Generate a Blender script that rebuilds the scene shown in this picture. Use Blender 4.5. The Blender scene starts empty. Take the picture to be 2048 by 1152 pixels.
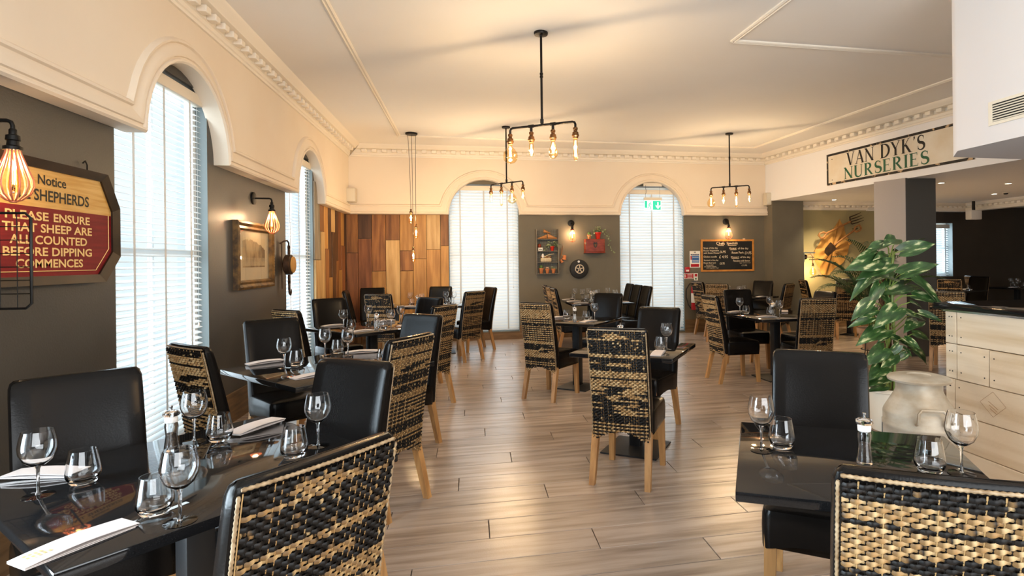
import bpy, bmesh, math, random
from math import sin, cos, pi, radians, sqrt, atan2
from mathutils import Vector, Matrix
random.seed(7)
SC = bpy.context.scene
COL = SC.collection
HALF = pi / 2

# ------------------------------------------------------------------ camera
F_PX, CX, CY, YAW, ROLL, EYE = 1132.3, 1156.3, 521.1, 0.1877, -0.0114, 1.41
cam = bpy.data.cameras.new('camera')
cam.sensor_width = 36.0
cam.lens = F_PX / 2048 * 36.0
cam.shift_x = -(CX - 1024) / 2048
cam.shift_y = -(576 - CY) / 2048
cam.clip_start = 0.05
cam_o = bpy.data.objects.new('camera', cam)
COL.objects.link(cam_o)
_r = Vector((cos(YAW), -sin(YAW), 0)); _f = Vector((sin(YAW), cos(YAW), 0)); _u = Vector((0, 0, 1))
_r, _u = _r * cos(ROLL) + _u * sin(ROLL), _u * cos(ROLL) - _r * sin(ROLL)
_m = Matrix((_r, _u, -_f)).transposed().to_4x4()
_m.translation = Vector((0, 0, EYE))
cam_o.matrix_world = _m
SC.camera = cam_o

# ------------------------------------------------------------------ view, world, daylight
SC.view_settings.view_transform = 'Standard'
SC.view_settings.look = 'None'
SC.view_settings.gamma = 1.0
SC.view_settings.use_curve_mapping = False
SC.view_settings.exposure = 0.5
world = bpy.data.worlds.new('overcast_sky')
SC.world = world
world.use_nodes = True
bg = world.node_tree.nodes['Background']
bg.inputs[0].default_value = (0.80, 0.91, 1.0, 1)
bg.inputs[1].default_value = 0.9

def area(name, loc, rot, sx, sy, power, col):
    l = bpy.data.lights.new(name, 'AREA'); l.shape = 'RECTANGLE'; l.size = sx; l.size_y = sy
    l.energy = power; l.color = col
    o = bpy.data.objects.new(name, l); COL.objects.link(o); o.location = loc; o.rotation_euler = rot
    return o
DAY = (0.80, 0.92, 1.0)
# daylight outside each seen window, shining in, plus two added fill lights
area('daylight_left_window', (-2.75, 4.53, 1.5), (0, -HALF, 0), 2.6, 1.25, 45, DAY)
area('daylight_left_far_window', (-2.75, 7.72, 1.5), (0, -HALF, 0), 2.6, 1.2, 45, DAY)
area('added_fill_left_near', (-2.75, 1.0, 1.5), (0, -HALF, 0), 2.4, 1.25, 240, DAY)  # added fill from the near left, through an unseen window
area('daylight_back_window', (0.24, 10.95, 1.5), (-HALF, 0, 0), 1.25, 2.6, 19, DAY)
area('daylight_back_door', (3.4, 10.95, 1.45), (-HALF, 0, 0), 1.25, 2.6, 19, DAY)
area('daylight_far_right_window', (10.5, 11.6, 1.5), (-HALF, 0, 0), 0.6, 1.2, 30, DAY)
area('added_fill_rear', (1.6, -3.35, 1.7), (HALF, 0, 0), 5.6, 2.2, 220, (0.93, 0.97, 1.0))  # added frontal fill from behind the camera, where no windows are seen

# ------------------------------------------------------------------ mesh helpers
class MB:
    def __init__(s): s.v = []; s.f = []; s.c = None
    def add(s, vs, fs):
        o = len(s.v); s.v += [tuple(p) for p in vs]; s.f += [tuple(i + o for i in f) for f in fs]; return s
    def box(s, x0, x1, y0, y1, z0, z1):
        vs = [(x, y, z) for z in (z0, z1) for y in (y0, y1) for x in (x0, x1)]
        return s.add(vs, [(0, 2, 3, 1), (4, 5, 7, 6), (0, 1, 5, 4), (2, 6, 7, 3), (0, 4, 6, 2), (1, 3, 7, 5)])
    def cbox(s, c, d, rz=0):
        a, b = cos(rz), sin(rz); vs = []
        for z in (-1, 1):
            for y in (-1, 1):
                for x in (-1, 1):
                    px, py = x * d[0] / 2, y * d[1] / 2
                    vs.append((c[0] + px * a - py * b, c[1] + px * b + py * a, c[2] + z * d[2] / 2))
        return s.add(vs, [(0, 2, 3, 1), (4, 5, 7, 6), (0, 1, 5, 4), (2, 6, 7, 3), (0, 4, 6, 2), (1, 3, 7, 5)])
    def tube(s, pts, r, n=8, caps=True, flat=1.0):
        pts = [Vector(p) for p in pts]; k = len(pts)
        rs = r if isinstance(r, (list, tuple)) else [r] * k
        up = Vector((0, 0, 1)); o = len(s.v); prev = None
        for i, p in enumerate(pts):
            t = (pts[min(i + 1, k - 1)] - pts[max(i - 1, 0)])
            t = t.normalized() if t.length > 1e-9 else Vector((0, 0, 1))
            if prev is None:
                a = t.cross(up)
                if a.length < 1e-3: a = t.cross(Vector((1, 0, 0)))
            else:
                a = prev - t * prev.dot(t)
                if a.length < 1e-6: a = t.cross(up)
            a.normalize(); b = t.cross(a); prev = a
            for j in range(n):
                w = 2 * pi * j / n
                s.v.append(tuple(p + (a * cos(w) + b * sin(w) * flat) * rs[i]))
        for i in range(k - 1):
            for j in range(n):
                j2 = (j + 1) % n
                s.f.append((o + i * n + j, o + i * n + j2, o + (i + 1) * n + j2, o + (i + 1) * n + j))
        if caps:
            s.f.append(tuple(o + j for j in range(n))[::-1]); s.f.append(tuple(o + (k - 1) * n + j for j in range(n)))
        return s
    def lathe(s, prof, n=20, c=(0, 0, 0), closed=False):
        o = len(s.v); k = len(prof)
        for (r, z) in prof:
            for j in range(n):
                w = 2 * pi * j / n
                s.v.append((c[0] + max(r, 1e-4) * cos(w), c[1] + max(r, 1e-4) * sin(w), c[2] + z))
        for i in range(k - 1 + (1 if closed else 0)):
            i2 = (i + 1) % k
            for j in range(n):
                j2 = (j + 1) % n
                s.f.append((o + i * n + j, o + i * n + j2, o + i2 * n + j2, o + i2 * n + j))
        if not closed:
            s.f.append(tuple(o + j for j in range(n))[::-1]); s.f.append(tuple(o + (k - 1) * n + j for j in range(n)))
        return s
    def prism(s, poly, z0, z1):            # poly in XY, extruded in Z
        n = len(poly)
        s.add([(x, y, z0) for x, y in poly] + [(x, y, z1) for x, y in poly],
              [tuple(range(n))[::-1], tuple(range(n, 2 * n))] + [(i, (i + 1) % n, n + (i + 1) % n, n + i) for i in range(n)])
        return s
    def wprism(s, poly, y0, y1):           # poly in XZ (right, up), extruded in Y; y0 < y1
        n = len(poly)
        s.add([(x, y0, z) for x, z in poly] + [(x, y1, z) for x, z in poly],
              [tuple(range(n)), tuple(range(n, 2 * n))[::-1]] + [(i, n + i, n + (i + 1) % n, (i + 1) % n) for i in range(n)])
        return s
    def ball(s, c, r, n=10, m=6, sz=1.0):
        prof = [(r * sin(pi * i / m), -r * sz * cos(pi * i / m)) for i in range(m + 1)]
        return s.lathe(prof, n, c)
    def mesh(s, name, smooth=40):
        me = bpy.data.meshes.new(name); me.from_pydata(s.v, [], s.f)
        bm = bmesh.new(); bm.from_mesh(me); bmesh.ops.recalc_face_normals(bm, faces=bm.faces); bm.to_mesh(me); bm.free()
        if smooth:
            me.polygons.foreach_set('use_smooth', [True] * len(me.polygons))
            me.set_sharp_from_angle(angle=radians(smooth))
        return me

def bevel_box(d, b, c=(0, 0, 0), seg=2):
    bm = bmesh.new(); bmesh.ops.create_cube(bm, size=1)
    for v in bm.verts: v.co = Vector((v.co.x * d[0], v.co.y * d[1], v.co.z * d[2]))
    bmesh.ops.bevel(bm, geom=list(bm.edges), offset=b, segments=seg, affect='EDGES', profile=0.5)
    m = MB(); m.v = [(v.co.x + c[0], v.co.y + c[1], v.co.z + c[2]) for v in bm.verts]
    bm.verts.index_update(); m.f = [tuple(v.index for v in f.verts) for f in bm.faces]; bm.free()
    return m

def put(name, me, mat, parent=None, loc=(0, 0, 0), rz=0, rot=None, scale=None):
    if isinstance(me, MB): me = me.mesh(name)
    if mat is not None and len(me.materials) == 0: me.materials.append(mat)
    o = bpy.data.objects.new(name, me); COL.objects.link(o)
    o.parent = parent; o.location = loc; o.rotation_euler = rot if rot else (0, 0, rz)
    if scale: o.scale = scale
    return o

def tag(o, label, cat, group=None):
    o['label'] = label; o['category'] = cat
    if group: o['group'] = group
    return o
def thing(name, label, cat, loc=(0, 0, 0), rz=0, group=None):
    o = bpy.data.objects.new(name, None); COL.objects.link(o); o.empty_display_size = .1
    o.location = loc; o.rotation_euler = (0, 0, rz)
    return tag(o, label, cat, group)
def struct(name, me, mat, **k):
    o = put(name, me, mat, **k); o['kind'] = 'structure'; return o
def estruct(name, loc=(0, 0, 0), rz=0):
    o = bpy.data.objects.new(name, None); COL.objects.link(o); o.location = loc; o.rotation_euler = (0, 0, rz)
    o['kind'] = 'structure'; return o
def text_mesh(body, w=None, h=None, bold=0.0, align='LEFT'):
    cu = bpy.data.curves.new('t', 'FONT'); cu.body = body; cu.size = 1; cu.offset = bold; cu.resolution_u = 3
    ob = bpy.data.objects.new('t', cu); COL.objects.link(ob)
    dg = bpy.context.evaluated_depsgraph_get(); dg.update()
    me = bpy.data.meshes.new_from_object(ob.evaluated_get(dg))
    bpy.data.objects.remove(ob); bpy.data.curves.remove(cu)
    xs = [v.co.x for v in me.vertices]; ys = [v.co.y for v in me.vertices]
    x0, x1, y0, y1 = min(xs), max(xs), min(ys), max(ys)
    sy = (h / (y1 - y0)) if h else None; sx = (w / (x1 - x0)) if w else None
    sx = sx or sy; sy = sy or sx
    ox = {'LEFT': x0, 'CENTER': (x0 + x1) / 2}[align]
    for v in me.vertices: v.co = Vector(((v.co.x - ox) * sx, 0, (v.co.y - y0) * sy))
    me.materials.clear()
    return me

# ------------------------------------------------------------------ materials
def mat(name, col=(.5, .5, .5), rough=.5, metal=0., spec=.5, bump=0., bscale=200, noise=None, nscale=(1, 1, 1), ndetail=4,
        rnd=0., trans=0., ior=1.45, coat=0., emis=None, estr=0., sss=0., coords='Object', nlo=.35, nhi=.65, rough_noise=0.):
    m = bpy.data.materials.new(name); m.use_nodes = True
    nt = m.node_tree; N = nt.nodes; L = nt.links
    p = N['Principled BSDF']
    p.inputs['Base Color'].default_value = (*col, 1); p.inputs['Roughness'].default_value = rough
    p.inputs['Metallic'].default_value = metal; p.inputs['IOR'].default_value = ior
    p.inputs['Specular IOR Level'].default_value = spec
    p.inputs['Transmission Weight'].default_value = trans; p.inputs['Coat Weight'].default_value = coat
    if emis: p.inputs['Emission Color'].default_value = (*emis, 1); p.inputs['Emission Strength'].default_value = estr
    tc = N.new('ShaderNodeTexCoord'); src = tc.outputs[coords]
    out = None
    if noise:
        mp = N.new('ShaderNodeMapping'); mp.inputs['Scale'].default_value = nscale; L.new(src, mp.inputs[0])
        if rnd:
            oi = N.new('ShaderNodeObjectInfo'); ml = N.new('ShaderNodeMath'); ml.operation = 'MULTIPLY'; ml.inputs[1].default_value = 37.0
            L.new(oi.outputs['Random'], ml.inputs[0]); cb = N.new('ShaderNodeCombineXYZ')
            for i in range(3): L.new(ml.outputs[0], cb.inputs[i])
            L.new(cb.outputs[0], mp.inputs['Location'])
        nz = N.new('ShaderNodeTexNoise'); nz.inputs['Scale'].default_value = 1; nz.inputs['Detail'].default_value = ndetail
        L.new(mp.outputs[0], nz.inputs['Vector'])
        cr = N.new('ShaderNodeValToRGB'); e = cr.color_ramp.elements
        e[0].position = nlo; e[0].color = (*col, 1); e[1].position = nhi; e[1].color = (*noise, 1)
        L.new(nz.outputs[0], cr.inputs[0]); out = cr.outputs[0]
        if rough_noise:
            mr = N.new('ShaderNodeMapRange'); mr.inputs[3].default_value = rough - rough_noise; mr.inputs[4].default_value = rough + rough_noise
            L.new(nz.outputs[0], mr.inputs[0]); L.new(mr.outputs[0], p.inputs['Roughness'])
    if rnd:
        oi2 = N.new('ShaderNodeObjectInfo'); hs = N.new('ShaderNodeHueSaturation')
        mr = N.new('ShaderNodeMapRange'); mr.inputs[3].default_value = 1 - rnd; mr.inputs[4].default_value = 1 + rnd
        L.new(oi2.outputs['Random'], mr.inputs[0]); L.new(mr.outputs[0], hs.inputs['Value'])
        if out: L.new(out, hs.inputs['Color'])
        else: hs.inputs['Color'].default_value = (*col, 1)
        out = hs.outputs[0]
    if out: L.new(out, p.inputs['Base Color'])
    if bump:
        nb = N.new('ShaderNodeTexNoise'); nb.inputs['Scale'].default_value = bscale; nb.inputs['Detail'].default_value = 3
        L.new(src, nb.inputs['Vector']); b = N.new('ShaderNodeBump'); b.inputs['Strength'].default_value = bump; b.inputs['Distance'].default_value = .004
        L.new(nb.outputs[0], b.inputs['Height']); L.new(b.outputs[0], p.inputs['Normal'])
    return m

def thin_glass(name, tint=(1, 1, 1), ior=1.45):
    m = bpy.data.materials.new(name); m.use_nodes = True; nt = m.node_tree; N = nt.nodes; L = nt.links
    N.remove(N['Principled BSDF']); o = N['Material Output']
    t = N.new('ShaderNodeBsdfTransparent'); t.inputs[0].default_value = (*tint, 1)
    g = N.new('ShaderNodeBsdfGlossy'); g.inputs['Roughness'].default_value = .02
    lw = N.new('ShaderNodeLayerWeight'); pw = N.new('ShaderNodeMath'); pw.operation = 'POWER'; pw.inputs[1].default_value = 4.0
    fr = N.new('ShaderNodeMath'); fr.operation = 'MULTIPLY_ADD'; fr.inputs[1].default_value = .5; fr.inputs[2].default_value = .04
    L.new(lw.outputs['Facing'], pw.inputs[0]); L.new(pw.outputs[0], fr.inputs[0])
    mx = N.new('ShaderNodeMixShader'); L.new(fr.outputs[0], mx.inputs[0]); L.new(t.outputs[0], mx.inputs[1]); L.new(g.outputs[0], mx.inputs[2])
    L.new(mx.outputs[0], o.inputs[0]); return m

def slat_mat(name, col, tr):
    m = bpy.data.materials.new(name); m.use_nodes = True; nt = m.node_tree; N = nt.nodes; L = nt.links
    p = N['Principled BSDF']; p.inputs['Base Color'].default_value = (*col, 1); p.inputs['Roughness'].default_value = .4
    o = N['Material Output']; t = N.new('ShaderNodeBsdfTranslucent'); t.inputs[0].default_value = (*col, 1)
    mx = N.new('ShaderNodeMixShader'); mx.inputs[0].default_value = tr
    L.new(p.outputs[0], mx.inputs[1]); L.new(t.outputs[0], mx.inputs[2]); L.new(mx.outputs[0], o.inputs[0]); return m

def emit(name, col, s):
    m = bpy.data.materials.new(name); m.use_nodes = True; nt = m.node_tree; N = nt.nodes
    p = N['Principled BSDF']; p.inputs['Base Color'].default_value = (*col, 1)
    p.inputs['Emission Color'].default_value = (*col, 1); p.inputs['Emission Strength'].default_value = s; return m

def attr_mat(name, rough):
    m = bpy.data.materials.new(name); m.use_nodes = True; nt = m.node_tree
    a = nt.nodes.new('ShaderNodeAttribute'); a.attribute_name = 'Col'
    p = nt.nodes['Principled BSDF']; p.inputs['Roughness'].default_value = rough; p.inputs['Specular IOR Level'].default_value = .22
    nt.links.new(a.outputs['Color'], p.inputs['Base Color']); return m

M = {}
M['plaster'] = mat('cream_plaster', (.83, .73, .60), .75, noise=(.80, .69, .555), nscale=(1.2, 1.2, 1.2), bump=.08, bscale=60)
M['ceiling'] = mat('ceiling_paint', (.88, .86, .83), .8, noise=(.85, .82, .78), nscale=(.6, .6, .6), bump=.05, bscale=40)
M['trimwhite'] = mat('trim_gloss_white', (.87, .80, .69), .5)
M['white'] = mat('bulkhead_white', (.86, .85, .86), .7)
M['softwhite'] = mat('lower_ceiling_white', (.80, .75, .66), .75)
M['darkwall'] = mat('charcoal_wall_paint', (.050, .047, .042), .40, noise=(.066, .061, .053), nscale=(1.5, 1.5, 1.5), bump=.15, bscale=90)
M['olive'] = mat('taupe_wall_paint', (.135, .118, .083), .6, noise=(.155, .135, .097), nscale=(2, 2, 2), bump=.1, bscale=90)
M['niche'] = mat('olive_wall_paint', (.33, .285, .15), .6, noise=(.37, .32, .17), nscale=(1.5, 1.5, 1.5))
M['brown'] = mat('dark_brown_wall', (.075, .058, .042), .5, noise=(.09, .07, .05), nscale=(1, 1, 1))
M['column'] = mat('column_grey', (.085, .078, .068), .5)
M['skirt'] = mat('stained_skirting', (.13, .075, .035), .5, noise=(.22, .13, .06), nscale=(3, 3, 30), rnd=.15)
M['floor_base'] = mat('floor_underlay', (.05, .035, .025), .9)
M['floor'] = mat('oak_plank', (.45, .36, .295), .23, noise=(.215, .155, .115), nscale=(1.6, 20, 10), ndetail=7, rnd=.10, bump=.12, bscale=120, nlo=.40, nhi=.74, rough_noise=.09, spec=.8)
for nm, a, b in (('clad_dark', (.11, .05, .02), (.05, .022, .009)), ('clad_mid', (.34, .145, .04), (.16, .06, .016)),
                 ('clad_gold', (.50, .265, .075), (.32, .15, .038)), ('clad_pale', (.60, .40, .18), (.42, .25, .09)), ('clad_red', (.26, .10, .035), (.13, .045, .015)), ('clad_grey', (.30, .26, .20), (.17, .14, .10))):
    M[nm] = mat(nm, a, .5, noise=b, nscale=(16, 16, 1.6), ndetail=6, rnd=.14, bump=.2, bscale=60)
M['pine'] = mat('pale_pine_board', (.72, .60, .45), .6, noise=(.58, .44, .28), nscale=(9, 1.0, 16), ndetail=6, rnd=.07, bump=.25, bscale=50, nlo=.42, nhi=.72)
M['leather'] = mat('black_leather', (.006, .005, .0045), .22, bump=.08, bscale=160, spec=.17)
M['oakleg'] = mat('oak_leg', (.50, .27, .10), .42, noise=(.33, .16, .055), nscale=(30, 30, 3), rnd=.12)
M['weave'] = attr_mat('rattan_weave', .45)
M['edging'] = mat('rattan_braid', (.42, .31, .19), .4, noise=(.20, .125, .06), nscale=(60, 60, 60))
M['under'] = mat('dark_backing', (.012, .010, .008), .7)
M['tabletop'] = mat('black_granite', (.006, .006, .0065), .045, noise=(.012, .012, .013), nscale=(300, 300, 300), spec=.5)
M['castiron'] = mat('black_cast_iron', (.012, .012, .013), .45)
M['glass'] = mat('clear_glass', (1, 1, 1), 0., trans=1., ior=1.45)
M['pane'] = thin_glass('window_pane', (.95, .98, 1))
M['bulbglass'] = thin_glass('bulb_glass', (1, .86, .62), 1.4)
M['napkin'] = mat('paper_napkin', (.66, .60, .58), .8, bump=.1, bscale=120)
M['steel'] = mat('cutlery_steel', (.75, .74, .72), .18, metal=1)
M['pepper'] = mat('peppercorns', (.02, .013, .008), .7, noise=(.08, .05, .03), nscale=(200, 200, 200))
M['salt'] = mat('salt_crystals', (.8, .79, .77), .6)
M['cap'] = mat('mill_cap_white', (.80, .77, .73), .3)
M['slat'] = slat_mat('blind_slat_white', (.88, .90, .90), .45)
M['tape'] = slat_mat('blind_tape', (.72, .73, .72), .3)
M['rail'] = mat('blind_head_rail', (.80, .72, .60), .5)
M['sash'] = mat('window_sash_white', (.80, .82, .82), .5)
M['reveal'] = mat('window_reveal_teal', (.20, .235, .235), .5)
M['blackmetal'] = mat('black_metal', (.012, .011, .010), .42, metal=.6)
M['pipe'] = mat('iron_pipe', (.016, .013, .011), .40, metal=.7)
M['brass'] = mat('aged_brass_socket', (.16, .075, .028), .36, metal=.85)
M['copper'] = mat('copper_wire', (.70, .24, .13), .4, metal=.35)
M['filament'] = emit('glowing_filament', (1, .55, .22), 30)
M['signred'] = mat('sign_red_paint', (.15, .004, .009), .55, spec=.25, noise=(.21, .008, .013), nscale=(4, 4, 60), bump=.2, bscale=40)
M['signyellow'] = mat('sign_ochre_paint', (.55, .29, .055), .5, noise=(.68, .42, .13), nscale=(4, 4, 60))
M['signframe'] = mat('sign_dark_frame', (.009, .005, .003), .4, noise=(.03, .014, .006), nscale=(8, 8, 8))
M['signcream'] = mat('lettering_cream', (.80, .56, .22), .5)
M['signblack'] = mat('lettering_black', (.012, .010, .008), .6)
M['signgreen'] = mat('lettering_green', (.006, .10, .045), .5)
M['enamel'] = mat('aged_enamel_cream', (.80, .74, .63), .45, noise=(.72, .62, .47), nscale=(3, 3, 3))
M['rust'] = mat('rusted_black_border', (.015, .012, .010), .6, noise=(.55, .38, .22), nscale=(9, 9, 9), ndetail=6, nlo=.56, nhi=.62)
M['gilt'] = mat('gilt_frame', (.05, .026, .010), .35, noise=(.22, .12, .035), nscale=(14, 14, 14))
M['mount'] = mat('picture_mount', (.62, .50, .34), .7)
M['sepia'] = mat('sepia_print', (.42, .28, .14), .6, noise=(.10, .055, .022), nscale=(6, 6, 3.5), ndetail=8, nlo=.42, nhi=.6)
M['sepialight'] = mat('sepia_sky', (.62, .48, .29), .6)
M['board'] = mat('chalkboard_black', (.008, .008, .008), .55, noise=(.014, .014, .013), nscale=(3, 3, 3))
M['boardframe'] = mat('orange_pine_frame', (.62, .27, .055), .45, noise=(.45, .18, .035), nscale=(10, 10, 10))
M['chalk'] = mat('chalk', (.80, .66, .47), .9)
M['fire_red'] = mat('fire_red', (.42, .012, .02), .35)
M['paper'] = mat('printed_white', (.80, .78, .72), .5)
M['blue'] = mat('printed_blue', (.05, .16, .42), .5)
M['navy'] = mat('printed_navy', (.012, .03, .12), .5)
M['exitgreen'] = emit('exit_sign_green', (.0, .62, .42), .35)
M['exitwhite'] = emit('exit_sign_white', (.9, .97, .95), .5)
M['beige'] = mat('beige_plastic', (.62, .55, .44), .45)
M['terracotta'] = mat('terracotta', (.62, .22, .08), .7, noise=(.52, .17, .06), nscale=(12, 12, 12))
M['redpot'] = mat('red_glazed_pot', (.62, .03, .015), .3)
M['clay'] = mat('pale_clay_pot', (.66, .45, .31), .75, noise=(.55, .35, .23), nscale=(7, 7, 7))
M['creampot'] = mat('cream_pot', (.72, .64, .52), .5)
M['leaf'] = None
M['soil'] = mat('potting_soil', (.025, .016, .010), .9)
M['stem'] = mat('green_stem', (.17, .24, .05), .5)
M['moss'] = mat('coir_pole', (.11, .055, .022), .95, noise=(.05, .025, .01), nscale=(60, 60, 60), bump=.8, bscale=150)
M['palm'] = mat('palm_green', (.035, .075, .022), .45, noise=(.06, .12, .03), nscale=(20, 20, 20))
M['ivy'] = mat('ivy_leaf', (.13, .20, .06), .5, noise=(.55, .58, .38), nscale=(45, 45, 45), rnd=.3)
M['cactus'] = mat('cactus_green', (.10, .17, .05), .6)
M['churn'] = mat('weathered_aluminium', (.52, .48, .41), .5, metal=.25, noise=(.34, .28, .20), nscale=(5, 5, 9), ndetail=6, bump=.25, bscale=40)
M['greywood'] = mat('weathered_shelf_wood', (.22, .19, .15), .7, noise=(.12, .10, .075), nscale=(30, 30, 5))
M['lastwood'] = mat('shoe_last_wood', (.56, .24, .07), .4, noise=(.40, .16, .045), nscale=(25, 25, 25))
M['redwood'] = mat('red_stained_box', (.28, .040, .012), .4, noise=(.18, .022, .008), nscale=(10, 10, 30))
M['stone'] = mat('pale_stone', (.66, .55, .37), .7, noise=(.5, .4, .25), nscale=(20, 20, 20))
M['rubber'] = mat('black_rubber', (.012, .011, .010), .6)
M['alloy'] = mat('cream_hub', (.66, .55, .43), .4)
M['canvas'] = mat('tan_canvas', (.62, .33, .085), .75, noise=(.46, .22, .05), nscale=(5, 5, 5), bump=.4, bscale=30)
M['ash'] = mat('ash_handle', (.36, .17, .055), .5, noise=(.24, .10, .03), nscale=(20, 20, 20))
M['rustiron'] = mat('rusty_iron', (.035, .020, .012), .6, metal=.4, noise=(.07, .035, .018), nscale=(20, 20, 20))
M['galv'] = mat('galvanised_post', (.36, .41, .42), .4, metal=.5)
M['cable_red'] = mat('red_fabric_cable', (.45, .06, .03), .6)
M['dlight'] = emit('downlight_lens', (1, .86, .62), 14)
M['ventmetal'] = mat('cream_grille', (.72, .66, .54), .4)
M['black'] = mat('matt_black_void', (.006, .006, .006), .9)
def leaf_material():
    m = bpy.data.materials.new('variegated_leaf'); m.use_nodes = True; nt = m.node_tree; N = nt.nodes; L = nt.links
    p = N['Principled BSDF']; p.inputs['Roughness'].default_value = .32
    tc = N.new('ShaderNodeTexCoord'); mp = N.new('ShaderNodeMapping'); mp.inputs['Scale'].default_value = (1.6, 5.5, 2)
    mp.inputs['Rotation'].default_value = (0, 0, .35)
    oi = N.new('ShaderNodeObjectInfo'); ml = N.new('ShaderNodeMath'); ml.operation = 'MULTIPLY'; ml.inputs[1].default_value = 50
    L.new(oi.outputs['Random'], ml.inputs[0]); cb = N.new('ShaderNodeCombineXYZ'); L.new(ml.outputs[0], cb.inputs[0]); L.new(ml.outputs[0], cb.inputs[1])
    L.new(cb.outputs[0], mp.inputs['Location']); L.new(tc.outputs['Object'], mp.inputs[0])
    nz = N.new('ShaderNodeTexNoise'); nz.inputs['Scale'].default_value = 1.5; nz.inputs['Detail'].default_value = 5; L.new(mp.outputs[0], nz.inputs['Vector'])
    cr = N.new('ShaderNodeValToRGB'); e = cr.color_ramp.elements
    e[0].position = .44; e[0].color = (.018, .052, .013, 1); e[1].position = .66; e[1].color = (.50, .50, .27, 1)
    k = cr.color_ramp.elements.new(.57); k.color = (.050, .112, .030, 1)
    L.new(nz.outputs[0], cr.inputs[0]); L.new(cr.outputs[0], p.inputs['Base Color']); return m
M['leaf'] = leaf_material()

# ================================================================== THE ROOM
XL, XW = -2.03, -2.12          # valance face and wall face on the window side
YB, YW = 10.223, 10.33         # valance face and wall face at the back
ZV, ZC, RA = 2.249, 3.42, .6205
ZLOW = 2.52                    # ceiling beyond the beam
BD = Vector((.1187, -.993)).normalized()   # direction of the beam
def beam_pt(s): return (5.70 + BD.x * s, 10.2 + BD.y * s)
BEAM_RZ = atan2(BD.y, BD.x)

def wall_rects(a0, a1, z0, z1, holes):
    """rectangles filling [a0,a1]x[z0,z1] minus the holes (sorted, not overlapping)"""
    out = []; cur = a0
    for (h0, h1, hz0, hz1) in holes:
        out.append((cur, h0, z0, z1))
        if hz0 > z0: out.append((h0, h1, z0, hz0))
        if hz1 < z1: out.append((h0, h1, hz1, z1))
        cur = h1
    out.append((cur, a1, z0, z1)); return out

# ---- floor with planks
fl = struct('floor', MB().box(XW, 13, -3.2, 12, -.06, -.012), M['floor_base'])
PW, PL = .215, 1.42
pk = bevel_box((PL - .004, PW - .004, .012), .0018, (0, 0, -.006), 1).mesh('plank')
rest = MB(); cands = []
j = 0; y = -3.1
while y < 11.9:
    off = (j * .53) % PL; x = XW - off
    while x < 13:
        x0, x1 = max(x, XW), min(x + PL, 13)
        cx, cy = (x0 + x1) / 2, y + PW / 2
        if x1 - x0 > .2: cands.append((cx, cy, x1 - x0))
        elif x1 - x0 > .01: rest.cbox((cx, cy, -.006), (x1 - x0 - .004, PW - .004, .012))
        x += PL
    y += PW; j += 1
def plank_rank(c):
    cx, cy, w = c
    d = sin(YAW) * cx + cos(YAW) * cy
    if d < 1.2 or cy > 10.3: return 1e9
    px = CX + F_PX * (cos(YAW) * cx - sin(YAW) * cy) / d
    if px < 100 or px > 1950: return 1e8
    return d
cands.sort(key=plank_rank)
for k, (cx, cy, w) in enumerate(cands):
    if k < 295: put('plank', pk, M['floor'], fl, (cx, cy, 0), scale=(w / PL, 1, 1))
    else: rest.cbox((cx, cy, -.006), (w - .004, PW - .004, .012))
o = put('planks_beyond', rest, M['floor'], fl); o['kind'] = 'stuff'

# ---- ceilings
struct('ceiling', MB().box(XW - .3, 7.8, -3.2, 10.7, ZC, ZC + .1), M['ceiling'])
low = [beam_pt(-.6), beam_pt(13.3), (13.2, beam_pt(13.3)[1]), (13.2, 12), (beam_pt(-.6)[0], 12)]
struct('ceiling_lower', MB().prism([(x, y) for x, y in low][::-1], ZLOW, ZC + .02), M['white'])
bulk = [(3.545, 3.624), (3.37, 3.41), (3.40, -3.2), (6.2, -3.2), (6.2, 3.70)]
struct('ceiling_bulkhead', MB().prism(bulk, 2.15, ZC + .015), M['white'])
# ---- walls
WIN_L = [(.4, 1.62, .12, 2.78), (3.90, 5.15, .10, 2.80), (7.13, 8.31, .10, 2.80)]  # first opening is unseen, added to let fill light in
wl = MB()
for (a, b, z0, z1) in wall_rects(-3.2, 10.63, 0, ZC, WIN_L): wl.box(XW - .15, XW, a, b, z0, z1)
struct('wall_left', wl, M['darkwall'])
WIN_B = [(-.376, .864, .14, 2.80), (2.763, 4.039, .03, 2.80)]
wb = MB()
for (a, b, z0, z1) in wall_rects(XW, 6.36, 0, ZC, WIN_B): wb.box(a, b, YW, YW + .3, z0, z1)
struct('wall_back', wb, M['olive'])
struct('wall_back_niche', MB().box(6.36, 9.2, YW, YW + .3, 0, ZLOW), M['niche'])
wr = MB()
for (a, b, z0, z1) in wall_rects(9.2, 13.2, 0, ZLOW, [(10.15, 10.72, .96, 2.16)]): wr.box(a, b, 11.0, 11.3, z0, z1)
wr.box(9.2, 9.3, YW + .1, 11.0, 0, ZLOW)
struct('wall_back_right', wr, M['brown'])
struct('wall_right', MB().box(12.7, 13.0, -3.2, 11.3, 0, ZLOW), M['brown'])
wq = MB()
for (a, b, z0, z1) in wall_rects(XW, 13, 0, ZC, [(-1.2, 4.4, .6, 2.9)]): wq.box(a, b, -3.2, -2.95, z0, z1)  # unseen opening added for the frontal fill light
struct('wall_rear', wq, M['darkwall'])
# pilaster at the end of the back wall, column under the beam
struct('trim_1', MB().box(5.72, 6.38, 10.02, YW + .01, 0, ZLOW + .01), M['olive'])
struct('trim_2', MB().prism([(6.055, 7.0), (6.50, 6.95), (6.55, 7.42), (5.90, 7.44)], 0, ZLOW + .005), M['column'])
struct('trim_17', MB().prism([(6.050, 7.003), (6.058, 7.000), (5.905, 7.439), (5.893, 7.436)], .02, ZLOW + .003), mat('column_lit_face', (.40, .36, .33), .6))  # paler slab: window light on the column's left face put into the colour
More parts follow.
